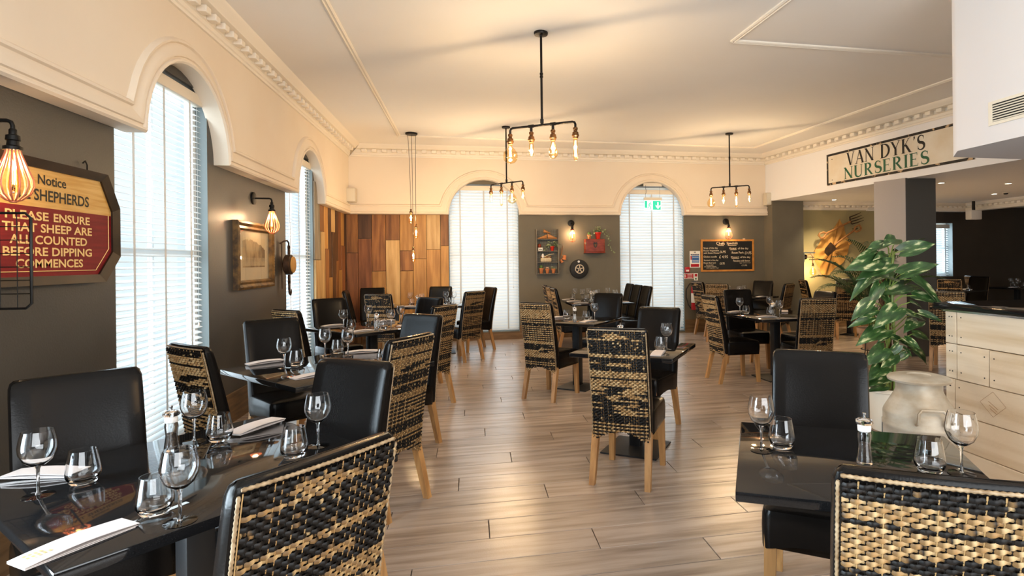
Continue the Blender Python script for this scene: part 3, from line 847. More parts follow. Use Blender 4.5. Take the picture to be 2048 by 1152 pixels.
chair(5.16, 8.50, 128, 'brown woven-backed chair on the palm side of ' + W8)
chair(6.20, 9.80, -15, 'dark chair seen edge-on beside the grey lamp post at ' + W9)
chair(6.31, 8.60, 62, 'brown woven-backed chair behind the palm at ' + W9)
chair(7.28, 9.98, 225, 'black leather chair below the apron at ' + W9)
chair(1.53, 2.295, 236, 'black leather chair before the milk churn at ' + WR)
chair(.872, .915, 60, 'black and tan woven-backed chair at ' + WR, var=1)
chair(5.65, 5.90, 40, 'woven-backed chair half hidden behind the board-clad bar')
chair(8.60, 8.91, 40, 'brown woven-backed chair at ' + W10)
chair(10.25, 9.86, 190, 'black leather chair facing the window at ' + W10)
chair(10.35, 10.20, -15, 'woven-backed chair seen edge-on at ' + W11)

def setting(where, wines=(), tums=(), naps=(), mills=(), z=.75):
    for p in wines: wine(p[0], p[1], where, by=p[2] if len(p) > 2 else None)
    for p in tums: tumbler(p[0], p[1], where, by=p[2] if len(p) > 2 else None)
    for p in naps: napkin(p[0], p[1], p[2], where, by=p[3] if len(p) > 3 else None)
    for p in mills: mill(p[0], p[1], where, p[2])
setting(W1, [(-1.232, 1.895, 'before the leather chair under the notice sign'), (-.74, 1.62, 'beside the printed napkin and knife'), (-1.02, 2.345, 'just behind the near pepper mill'), (-.548, 2.185, 'before the leather chair facing the notice sign')],
        [(-1.165, 1.975, 'before the leather chair under the notice sign'), (-.832, 1.69, 'beside the printed napkin and knife'), (-.93, 2.335, 'between pepper mill and folded napkin'), (-.60, 2.085, 'before the large woven-backed chair')],
        [(-1.335, 2.085, -10, 'before the leather chair under the notice sign'), (-.925, 1.545, 56, 'with gold print at the table corner, knife beside it'), (-.86, 2.50, 62, 'at the far corner of the notice sign table')], [(-1.05, 2.245, 'pepper')])
setting(W2, [(-1.17, 3.885), (-1.04, 4.36), (-.87, 4.29)], [(-1.115, 3.945), (-.965, 4.41), (-.56, 3.86)], [(-1.36, 4.12, 40), (-.92, 3.55, 40), (-.80, 4.42, 10)], [])
setting(W3, [(-1.28, 6.12), (-1.13, 6.66), (-.80, 6.00), (-.76, 6.48)], [(-1.17, 5.94), (-.86, 5.88), (-.69, 6.38)],
        [(-1.44, 6.36, 42), (-1.04, 5.76, 40), (-.96, 6.70, 20), (-.66, 6.15, 50)], [(-.95, 6.06, 'salt')])
setting(W4, [(-.95, 9.30), (-.74, 8.86), (-.40, 9.34), (-.27, 9.22), (-1.25, 9.2)], [(-.90, 9.05), (-.63, 9.0), (-.36, 9.12), (-1.2, 8.95)], [(-.92, 8.75, 10), (-.35, 8.8, 10), (-1.3, 9.32, 0)], [(-.82, 9.1, 'pepper')])
setting(W5, [(1.34, 6.12)], [(1.07, 6.36), (1.255, 6.15)], [(1.24, 5.98, 40), (1.0, 6.5, 20)], [(1.13, 6.19, 'salt')])
setting(WC, [(1.415, 3.985)], [(1.345, 3.925), (.955, 4.05)], [(1.285, 3.80, 62), (.98, 4.22, 40)], [(1.16, 4.35, 'salt')])
setting(W6, [(1.73, 9.45), (1.80, 9.15), (1.98, 9.52), (2.04, 9.1), (2.3, 9.45), (2.25, 8.75), (1.95, 8.72)], [(1.66, 9.3), (1.83, 9.0), (2.2, 9.2), (2.12, 8.85)],
        [(1.62, 9.42, 0), (1.62, 8.95, 0), (1.66, 8.55, 0), (2.33, 8.62, 0)], [(1.97, 9.25, 'salt'), (2.02, 9.28, 'pepper')])
setting(W7, [(3.19, 6.36), (3.66, 6.50), (3.40, 5.82)], [(3.225, 6.27), (3.50, 6.16), (3.36, 5.95)], [(3.23, 6.52, 5), (3.26, 5.86, -5), (3.82, 6.42, 60)], [(3.43, 6.02, 'salt'), (3.47, 6.08, 'pepper')])
setting(W8, [(4.52, 9.02), (4.60, 9.12), (4.80, 9.4), (4.45, 9.3)], [(4.66, 8.98), (4.75, 9.2)], [(4.90, 8.98, 30), (4.45, 9.12, 40)], [(4.70, 9.3, 'salt')])
setting(W9, [(6.62, 9.30), (6.98, 9.2)], [(6.86, 9.15)], [(6.75, 9.0, 30)], [])
setting(WR, [(.975, 1.795, 'at the free corner of the churn table'), (1.455, 1.47, 'on the bar side of the churn table')], [(1.058, 1.806, 'at the free corner of the churn table'), (1.375, 1.505, 'on the bar side of the churn table')], [], [(1.235, 1.615, 'pepper')])
setting(W10, [(9.55, 9.72), (9.25, 9.5)], [(9.45, 9.35)], [(9.6, 9.55, 0), (9.2, 9.8, 0)], [])
setting(W11, [(11.1, 9.95), (11.0, 9.7)], [(11.2, 9.75), (11.3, 10.05)], [(11.05, 9.83, 0)], [])
nk = [o for o in COL.objects if o.name.startswith('folded_napkin') and 'gold print' in o.get('label', '')][0]
gp = MB()
for k in range(9): gp.box(-.098 + .010 * (k % 5), -.092 + .010 * (k % 5), -.012 + .016 * (k // 5), -.003 + .016 * (k // 5), .0132, .0136)
q = put('gold_print', gp.mesh('gold_print', 20), mat('gold_foil', (.66, .50, .22), .35), nk); q['kind'] = 'stuff'
# cutlery peeping out of the napkin nearest the notice sign table's corner
kt = thing('table_knife', 'steel knife beside the printed napkin below the notice sign', 'knife', (-.835, 1.665, .7505), radians(56))
put('blade', MB().box(0, .10, -.008, .008, 0, .0015).mesh('blade', 20), M['steel'], kt); put('handle', MB().box(-.09, 0, -.006, .006, 0, .004).mesh('handle', 20), M['steel'], kt)

# ================================================================== LAMPS
WARM = (1.0, .80, .58)
def bulb_light(parent, loc, e, r=.025):
    l = bpy.data.lights.new('bulb_light', 'POINT'); l.energy = e; l.color = WARM; l.shadow_soft_size = r
    o = bpy.data.objects.new('bulb_light', l); COL.objects.link(o); o.parent = parent; o.location = loc
BULBS = {
    'globe': [(.012, 0), (.014, -.02), (.030, -.035), (.046, -.06), (.050, -.085), (.046, -.11), (.030, -.128), (.002, -.136)],
    'short': [(.012, 0), (.015, -.012), (.017, -.03), (.017, -.075), (.012, -.09), (.002, -.096)],
    'pear': [(.012, 0), (.014, -.02), (.024, -.055), (.031, -.085), (.029, -.105), (.018, -.12), (.002, -.125)],
    'tube': [(.012, 0), (.014, -.012), (.0145, -.03), (.0145, -.135), (.010, -.147), (.002, -.152)]}
BULBS = {k: [(r * 1.3, z * 1.3) for r, z in p] for k, p in BULBS.items()}
BM = {k: MB().lathe(p, 16).mesh('bulb', 60) for k, p in BULBS.items()}
def fil_mesh(L):
    m = MB()
    for k in range(4):
        a = k * HALF; m.tube([(.005 * cos(a), .005 * sin(a), -.022), (.0085 * cos(a + .3), .0085 * sin(a + .3), -.04 - L * 1.25)], .0013, 5)
    return m.mesh('filament', 60)
FM = {k: fil_mesh(L) for k, L in (('globe', .06), ('short', .045), ('pear', .06), ('tube', .095))}
SOCK = MB().lathe([(.010, .075), (.016, .07), (.016, .058), (.012, .055), (.013, .045), (.020, .040), (.021, .026), (.024, .024), (.024, .014), (.019, .010), (.018, 0), (.004, -.002)], 14).mesh('socket', 40)
def bulb(parent, kind, loc, e):
    b = put('bulb', BM[kind], M['bulbglass'], parent, loc); put('filament', FM[kind], M['filament'], b)
    bulb_light(parent, (loc[0], loc[1], loc[2] - .07), e)
def pipe_pendant(x, y, zbar, half, ang, kinds, label, e=11.5):
    t = thing('pipe_pendant_light', label, 'pendant light', (x, y, 0), radians(ang))
    put('ceiling_rose', MB().lathe([(.004, ZC - .035), (.012, ZC - .034), (.014, ZC - .026), (.058, ZC - .022), (.062, ZC - .012), (.062, ZC - .0005)], 24), M['pipe'], t)
    put('drop_rod', MB().tube([(0, 0, ZC - .03), (0, 0, zbar)], .0105, 10), M['pipe'], t)
    mid = (ZC + zbar) / 2 + .03
    put('coupling', MB().lathe([(.0112, -.022), (.015, -.02), (.015, -.006), (.0125, -.004), (.0125, .004), (.015, .006), (.015, .02), (.0112, .022)], 12, (0, 0, mid)), M['pipe'], t)
    put('coupling', MB().lathe([(.0112, .055), (.0155, .052), (.0155, .016), (.0135, .012)], 12, (0, 0, zbar)), M['pipe'], t)
    put('cross_bar', MB().tube([(-half, 0, zbar - .05), (-half, 0, zbar - .022), (-half + .008, 0, zbar - .006), (-half + .025, 0, zbar), (half - .025, 0, zbar), (half - .008, 0, zbar - .006), (half, 0, zbar - .022), (half, 0, zbar - .05)], .0105, 10), M['pipe'], t)
    xs = [-half, -half / 3, half / 3, half]
    for k, xx in enumerate(xs):
        if k in (1, 2): put('tee_fitting', MB().tube([(xx - .025, 0, zbar), (xx + .025, 0, zbar)], .0145, 10).tube([(xx, 0, zbar - .008), (xx, 0, zbar - .05)], .0125, 10), M['pipe'], t)
        put('socket', SOCK, M['brass'], t, (xx, 0, zbar - .145), scale=(1.3, 1.3, 1.3))
        bulb(t, kinds[k], (xx, 0, zbar - .141), e)
    return t
pipe_pendant(.63, 4.95, 2.605, .315, -32, ['globe', 'short', 'pear', 'tube'], 'large black iron pipe pendant light with four glowing bulbs')
pipe_pendant(.54, 8.50, 2.58, .32, -46, ['short', 'tube', 'globe', 'short'], 'iron pipe pendant light before the back window blind')
pipe_pendant(4.09, 8.45, 2.565, .30, -36, ['globe', 'short', 'tube', 'short'], 'iron pipe pendant light hanging towards the chalkboard')
pipe_pendant(2.4, .2, 2.6, .31, -34, ['globe', 'short', 'pear', 'tube'], 'added unseen iron pipe pendant light over the bar end')  # pendant out of view, added to brighten the ceiling
# cluster of three bare bulbs
t = thing('cluster_pendant_light', 'black ceiling rose with three bare bulbs on long cords', 'pendant light', (-.882, 9.12, 0))
put('ceiling_rose', MB().lathe([(.005, ZC - .03), (.085, ZC - .028), (.092, ZC - .02), (.092, ZC - .0005)], 24), M['blackmetal'], t)
for (dx, dy, z, tx) in ((-.055, 0, 2.165, -.020), (.060, .02, 1.935, .052), (.005, -.03, 1.575, .012)):
    put('cord', MB().tube([(dx, dy, ZC - .03), (tx * .6 + dx * .4, dy, (ZC + z) / 2 + .2), (tx, dy, z + .07)], .0035, 6), M['castiron'], t)
    put('socket', SOCK, M['brass'], t, (tx, dy, z)); bulb(t, 'pear', (tx, dy, z + .004), 10)
# caged wall sconces, built facing -Y
CAGE = MB()
for k in range(14):
    a = 2 * pi * k / 14; pr = [(.022, 0), (.026, -.025), (.046, -.085), (.064, -.135), (.067, -.165), (.054, -.20), (.026, -.226), (.010, -.232)]
    CAGE.tube([(r * cos(a), r * sin(a), z) for r, z in pr], .0036, 6)
CAGE.lathe([(.010, -.229), (.014, -.231), (.014, -.236), (.010, -.238)], 12)
CAGE = CAGE.mesh('wire_cage', 60)
CAP = MB().lathe([(.010, .085), (.014, .080), (.014, .060), (.024, .055), (.026, .035), (.020, .031), (.022, .012), (.034, .006), (.034, -.008), (.020, -.010)], 16).mesh('socket_cap', 40)
def sconce(loc, rz, arm, label, e=9, s=1.0):
    t = thing('caged_wall_lamp', label, 'wall lamp', loc, rz)
    put('wall_plate', MB().tube([(0, -.0005, 0), (0, -.016, 0), (0, -.022, 0)], [.062, .062, .05], 20), M['blackmetal'], t)
    put('arm', MB().tube([(0, -.02, 0), (0, -arm + .02, 0), (0, -arm + .006, -.006), (0, -arm, -.022), (0, -arm, -.045)], .0085, 10), M['blackmetal'], t)
    put('socket_cap', CAP, M['blackmetal'], t, (0, -arm, -.12))
    put('wire_cage', CAGE, M['copper'], t, (0, -arm, -.118))
    bulb(t, 'tube', (0, -arm, -.118), e)
    return t
sconce((XW, 2.87, 2.045), HALF, .175, 'caged copper wall lamp beside the red notice sign', 7)
sconce((XW, 6.13, 2.065), HALF, .175, 'caged copper wall lamp above the framed picture', 7)
sconce((1.835, YW, 2.10), 0, .13, 'caged copper wall lamp between wall shelf and red box', 9)
sconce((4.905, YW, 2.135), 0, .13, 'caged copper wall lamp above the chalkboard', 9)
# grey post lamp below the apron
t = thing('post_lamp', 'pale grey metal post lamp with a globe bulb on red cable', 'lamp', (6.38, 10.08, 0))
put('base', MB().cbox((0, 0, .01), (.16, .16, .02)), M['galv'], t)
put('post', MB().cbox((0, 0, .76), (.055, .055, 1.48)), M['galv'], t)
put('arm', MB().box(-.05, .27, -.03, .03, 1.50, 1.525), M['galv'], t)
put('bracket', MB().box(-.055, .03, -.04, .04, 1.33, 1.50), M['galv'], t)
put('pulley_wheel', MB().tube([(.06, -.01, 1.43), (.06, .012, 1.43)], .05, 16), M['blackmetal'], t)
put('pull_rod', MB().tube([(.03, -.03, 1.43), (.24, -.03, 1.42)], .008, 6), M['rustiron'], t)
put('cable', MB().tube([(.09, -.02, 1.46), (.17, -.02, 1.49), (.215, -.02, 1.44), (.22, -.02, 1.30)], .005, 6), M['cable_red'], t)
put('socket', SOCK, M['brass'], t, (.22, -.02, 1.235)); bulb(t, 'globe', (.22, -.02, 1.24), 16)
# recessed downlights and smoke alarm in the lower ceiling
DL = MB().lathe([(.040, -.003), (.052, -.006), (.055, -.0004), (.040, -.0004)], 18, closed=True).mesh('trim_ring', 40)
for (x, y, nm) in ((6.86, 9.75, 'before the apron'), (7.0, 7.38, 'beside the grey column'), (8.14, 7.32, 'midway to the dark room'), (9.25, 8.59, 'next to the smoke alarm'), (7.6, 8.9, 'behind the column')):
    t = thing('downlight', 'small recessed round ceiling downlight ' + nm, 'ceiling light', (x, y, ZLOW))
    put('trim_ring', DL, M['sash'], t); put('lens', MB().lathe([(.002, -.0012), (.038, -.0012), (.038, -.0004)], 16), M['dlight'], t)
    l = bpy.data.lights.new('downlight_beam', 'SPOT'); l.energy = 90; l.color = (1, .78, .48); l.spot_size = radians(105); l.spot_blend = .7; l.shadow_soft_size = .04
    q = bpy.data.objects.new('downlight_beam', l); COL.objects.link(q); q.parent = t; q.location = (0, 0, -.012)
t = thing('smoke_alarm', 'round dark smoke alarm on the lower ceiling', 'smoke alarm', (9.22, 8.34, ZLOW))
put('base', MB().lathe([(.05, -.0004), (.052, -.018), (.002, -.018)], 18), M['beige'], t); put('sensor', MB().lathe([(.035, -.0182), (.03, -.035), (.002, -.036)], 16), M['black'], t)

# ================================================================== WALL THINGS (built facing -Y, wall at y = 0)
def panel(t, name, x0, x1, z0, z1, d0, d1, mt, parent=None):
    return put(name, MB().box(x0, x1, -d1, -d0, z0, z1).mesh(name, 20), mt, parent or t)
def letters(t, body, x, z, mt, w=None, h=None, d=.0, bold=0., align='LEFT', name='lettering'):
    return put(name, text_mesh(body, w, h, bold, align), mt, t, (x, -d, z))
# --- octagonal notice sign
t = thing('notice_sign', 'red and ochre octagonal wooden notice sign with cream lettering', 'sign', (XW, 3.35, 1.63), HALF)
def octo(hw, hh, c): return [(-hw + c, -hh), (hw - c, -hh), (hw, -hh + c * 1.05), (hw, hh - c * 1.35), (hw - c * .8, hh), (-hw + c * .8, hh), (-hw, hh - c * 1.35), (-hw, -hh + c * 1.05)]
put('backing', MB().wprism(octo(.50, .285, .13), -.018, -.002).mesh('b', 20), M['signframe'], t)
ro = octo(.525, .312, .14); ri = octo(.478, .268, .125); fm = MB()
for i in range(8):
    j = (i + 1) % 8; A, B, C_, D_ = ro[i], ro[j], ri[j], ri[i]
    fm.add([(p[0], y, p[1]) for y in (-.045, -.018) for p in (A, B)] + [(p[0], y, p[1]) for y in (-.030, -.018) for p in (D_, C_)],
           [(0, 1, 5, 4), (2, 6, 7, 3), (0, 2, 3, 1), (4, 5, 7, 6), (0, 4, 6, 2), (1, 3, 7, 5)])
put('moulded_frame', fm.mesh('f', 20), M['signframe'], t)
zr = .075
ip = octo(.478, .268, .125)
put('red_panel', MB().wprism([ip[0], ip[1], ip[2], (.478, zr), (-.478, zr), ip[7]], -.0200, -.0182).mesh('r', 20), M['signred'], t)
put('ochre_panel', MB().wprism([(.478, zr), ip[3], ip[4], ip[5], ip[6], (-.478, zr)], -.0200, -.0182).mesh('o', 20), M['signyellow'], t)
lp = octo(.452, .243, .118); ln = MB()
for a, b in ((0, 1), (1, 2), (7, 0)):
    ln.tube([(lp[a][0], -.0205, lp[a][1]), (lp[b][0], -.0205, lp[b][1])], .0022, 4)
ln.tube([(lp[2][0], -.0205, lp[2][1]), (lp[2][0], -.0205, zr)], .0022, 4).tube([(lp[7][0], -.0205, lp[7][1]), (lp[7][0], -.0205, zr)], .0022, 4)
put('border_line', ln, M['signcream'], t)
for body, z, w, h, m_ in (('Notice', .190, .20, .050, 'signblack'), ('ALL SHEPHERDS', .108, .56, .058, 'signblack')):
    letters(t, body, 0, z, M[m_], w, h, .0212, .018, 'CENTER')
for k, (body, w) in enumerate((('', 0), ('THAT SHEEP ARE', .625), ('ALL COUNTED', .54), ('BEFORE DIPPING', .62), ('COMMENCES', .47))):
    if not body:
        letters(t, 'PLEASE', -.305, .008, M['signcream'], .275, .044, .0212, .022); letters(t, 'ENSURE', .005, .008, M['signcream'], .28, .044, .0212, .022); continue
    letters(t, body, -.01, .008 - k * .0585, M['signcream'], w, .044, .0212, .022, 'CENTER')
put('hanging_hook', MB().tube([(.27, -.02, .30), (.27, -.02, .345), (.255, -.02, .365), (.235, -.02, .35)], .004, 6), M['blackmetal'], t)
# --- wire rack hanging before the sign
t = thing('wire_rack', 'black wire grid rack projecting beside the notice sign', 'rack', (XW, 2.70, 1.24), HALF)
f = MB().tube([(0, -.002, 0), (0, -.33, 0), (0, -.35, .02), (0, -.35, .37), (0, -.33, .39), (0, -.002, .39)], .0055, 6)
put('frame', f, M['blackmetal'], t)
for k in range(6): put('wire', MB().tube([(0, -.003, .06 + k * .055), (0, -.348, .06 + k * .055)], .002, 4), M['blackmetal'], t)
for k in range(5): put('wire', MB().tube([(.0, -.06 - k * .06, .004), (.0, -.06 - k * .06, .388)], .002, 4), M['blackmetal'], t)
# --- framed picture
t = thing('framed_picture', 'gilt-framed sepia print of tall trees above a table', 'picture', (XW, 6.115, 1.495), HALF)
pw, ph, fw = .485, .322, .085
fr = MB()
O = [(-pw, -ph), (pw, -ph), (pw, ph), (-pw, ph)]; I = [(-pw + fw, -ph + fw), (pw - fw, -ph + fw), (pw - fw, ph - fw), (-pw + fw, ph - fw)]
sides = []
for i in range(4):
    j = (i + 1) % 4; m = MB()
    prof = [(0, 0), (0, .045), (.25, .052), (.55, .034), (.8, .040), (1, .018), (1, 0)]
    for (P_, Q_) in ((O[i], I[i]), (O[j], I[j])):
        for (u, d) in prof: m.v.append((P_[0] + (Q_[0] - P_[0]) * u, -d - .001, P_[1] + (Q_[1] - P_[1]) * u))
    k = len(prof); m.f = [(q, k + q, k + (q + 1) % k, (q + 1) % k) for q in range(k)] + [tuple(range(k)), tuple(range(k, 2 * k))[::-1]]
    put('frame_rail', m.mesh('frame_rail', 20), M['gilt'], t)
bd = MB()
for i in range(30): bd.ball((-pw + .03 + i * (2 * pw - .06) / 29, -.05, -ph + .022), .008, 6, 4)
for i in range(20): bd.ball((pw - .022, -.05, -ph + .03 + i * (2 * ph - .06) / 19), .008, 6, 4)
put('beading', bd, M['gilt'], t)
panel(t, 'mount', -pw + fw, pw - fw, -ph + fw, ph - fw, .001, .012, M['mount'])
panel(t, 'print_sky', -.30, .30, -.115, .175, .012, .0135, M['sepialight'])
tr = MB()
rng = random.Random(5)
for i in range(26):
    x = -.28 + .56 * i / 25; tr.wprism([(x - .005, -.10), (x + .006, -.10), (x + .003, -.02), (x - .002, -.02)], -.0150, -.0138)
put('print_trunks', tr.mesh('tr', 20), M['sepialight'], t)
pts = [(-.29, -.06)] + [(-.29 + .58 * i / 24, .05 + .10 * (1 - ((i - 7) / 18) ** 2) + .010 * rng.uniform(-1, 1)) for i in range(25)] + [(.29, -.06)]
put('print_trees', MB().wprism(pts, -.0146, -.0136).mesh('pt', 20), M['sepia'], t)
put('print_ground', MB().box(-.29, .29, -.0140, -.0136, -.115, -.06).mesh('pg', 20), M['sepia'], t)
put('picture_glass', MB().box(-pw + fw, pw - fw, -.0172, -.0165, -ph + fw, ph - fw).mesh('pgl', 20), M['pane'], t)
# --- pulley block with hook
t = thing('pulley_block', 'old wooden pulley block with iron hooks hung on the wall', 'pulley', (XW, 6.98, 1.33), HALF)
put('sheave', MB().tube([(0, -.035, .07), (0, -.05, .07), (0, -.105, .07), (0, -.12, .07)], [.09, .115, .115, .09], 22), M['rustiron'], t)
put('wooden_cheek', MB().tube([(0, -.121, .07), (0, -.132, .07), (0, -.138, .07)], [.095, .09, .06], 22), M['canvas'], t)
for s, nm in ((1, 'top_hook'), (-1, 'bottom_hook')):
    zc = .07 + s * .115
    put(nm.replace('hook', 'strap'), MB().tube([(0, -.078, zc), (0, -.078, zc + s * .06)], .014, 8), M['rustiron'], t)
    ring = [(.026 * cos(a), -.078, zc + s * .083 + .026 * sin(a)) for a in [2 * pi * k / 14 for k in range(15)]]
    put('ring', MB().tube(ring, .008, 6), M['rustiron'], t)
put('top_hook', MB().tube([(0, -.078, .29), (0, -.078, .32), (-.03, -.07, .345), (-.055, -.04, .335), (-.055, -.002, .31)], .009, 7), M['rustiron'], t)
put('bottom_hook', MB().tube([(0, -.078, -.15), (0, -.078, -.21), (.01, -.078, -.255), (.045, -.078, -.275), (.075, -.078, -.25), (.08, -.078, -.21)], [.012, .012, .012, .012, .009, .004], 8), M['rustiron'], t)
put('side_chain', MB().tube([(-.055, -.02, .31), (-.06, -.02, .1), (-.055, -.02, -.2)], .006, 6), M['rustiron'], t)
# --- speakers
def speaker(loc, rz, label, w=.15, h=.24, d=.14):
    t = thing('wall_speaker', label, 'speaker', loc, rz)
    put('cabinet', bevel_box((w, d, h), .012, (0, -d / 2 - .03, 0)), M['beige'], t)
    put('grille', bevel_box((w - .02, .006, h - .03), .002, (0, -d - .033, 0)), M['ventmetal'], t)
    put('bracket', MB().box(-.02, .02, -.035, -.0005, -.05, .05), M['castiron'], t)
speaker((-1.965, YB, 2.56), 0, 'beige wall speaker in the corner above the wood cladding')
speaker((5.70, YB, 2.56), 0, 'beige wall speaker at the end of the arched wall')
t = thing('hanging_speaker', 'white speaker hung under the cornice of the dark room', 'speaker', (10.0, 9.75, 2.24))
put('cabinet', bevel_box((.25, .15, .19), .015), M['cap'], t); put('bracket', MB().box(-.02, .02, -.02, .02, .095, ZLOW - 2.24 - .0005), M['castiron'], t)
# --- exit sign
t = thing('exit_sign', 'hanging green exit sign with running figure and down arrow', 'sign', (3.40, 10.28, 2.42))
panel(t, 'mounting_batten', -.18, .18, .38, .44, 0, .03, M['rail'])
for x in (-.14, .14): put('suspension_wire', MB().tube([(x, -.015, .16), (x, -.015, .38)], .0018, 5), M['castiron'], t)
put('power_lead', MB().tube([(-.145, -.03, .40), (-.14, -.03, .33), (-.12, -.035, .28), (-.15, -.035, .22), (-.14, -.02, .16)], .003, 5), M['castiron'], t)
panel(t, 'housing', -.175, .175, .115, .165, 0, .035, M['ventmetal'])
panel(t, 'panel', -.165, .165, -.075, .115, .012, .020, M['exitwhite'])
panel(t, 'green_field', .0, .155, -.065, .102, .020, .0215, M['exitgreen'])
panel(t, 'green_field', -.16, -.112, -.03, .102, .020, .0215, M['exitgreen'])
put('arrow', MB().wprism([(.10, -.05), (.145, .0), (.145, .03), (.113, .0), (.113, .08), (.087, .08), (.087, .0), (.055, .03), (.055, .0)], -.0235, -.022).mesh('arrow', 20), M['exitwhite'], t)
rn = MB().ball((-.05, -.0215, .075), .012, 8, 4)
for P_ in ([(-.058, .06), (-.068, .01)], [(-.068, .01), (-.04, -.015), (-.05, -.06)], [(-.068, .01), (-.085, -.02), (-.11, -.03)], [(-.058, .055), (-.03, .035), (-.015, .045)], [(-.06, .055), (-.085, .035), (-.08, .01)]):
    rn.tube([(x, -.0215, z) for x, z in P_], .0065, 5)
put('running_figure', rn, M['exitgreen'], t)
# --- vent grille on the bulkhead
t = thing('vent_grille', 'cream rectangular air vent grille on the white bulkhead', 'vent', (3.3715, 2.90, 2.342), -HALF + .0045)
t.scale = (.65, .65, .65)
fr = MB(); hw, hh = .40, .12
fr.box(-hw, hw, -.012, -.0005, hh - .03, hh).box(-hw, hw, -.012, -.0005, -hh, -hh + .03).box(-hw, -hw + .04, -.012, -.0005, -hh + .03, hh - .03).box(hw - .04, hw, -.012, -.0005, -hh + .03, hh - .03)
put('frame', fr.mesh('f', 20), M['ventmetal'], t); panel(t, 'duct_shadow', -hw + .04, hw - .04, -hh + .03, hh - .03, .0005, .002, M['black'])
lv = MB().box(-hw + .04, hw - .04, -.011, -.003, -.006, .006).mesh('louvre', 20)
for k in range(7): put('louvre', lv, M['ventmetal'], t, (0, 0, -hh + .045 + k * .025), rot=(.5, 0, 0))

# --- VAN DYK'S NURSERIES sign: hand-drawn roman capitals
def ribbon(m, pts, ws):
    o = len(m.v); n = len(pts); P_ = [Vector((p[0], p[1])) for p in pts]
    for i in range(n):
        tt = (P_[min(i + 1, n - 1)] - P_[max(i - 1, 0)]).normalized(); nn = Vector((-tt.y, tt.x)); w = ws[i] if isinstance(ws, (list, tuple)) else ws
        a, b = P_[i] + nn * w / 2, P_[i] - nn * w / 2; m.v += [(a.x, 0, a.y), (b.x, 0, b.y)]
    for i in range(n - 1): m.f.append((o + 2 * i, o + 2 * i + 1, o + 2 * i + 3, o + 2 * i + 2))
def diag(m, x0, z0, x1, z1, w): m.add([(x0 - w / 2, 0, z0), (x0 + w / 2, 0, z0), (x1 + w / 2, 0, z1), (x1 - w / 2, 0, z1)], [(0, 1, 2, 3)])
def bar(m, x0, x1, z0, z1): m.add([(x0, 0, z0), (x1, 0, z0), (x1, 0, z1), (x0, 0, z1)], [(0, 1, 2, 3)])
TK, TN, SF = .175, .056, .032
def serif(m, x, z, w=.27):
    bar(m, x - w / 2, x + w / 2, z - (SF if z > .5 else 0), z + (0 if z > .5 else SF))
def arc(cx, cz, rx, rz, a0, a1, n=14): return [(cx + rx * cos(radians(a0 + (a1 - a0) * i / n)), cz + rz * sin(radians(a0 + (a1 - a0) * i / n))) for i in range(n + 1)]
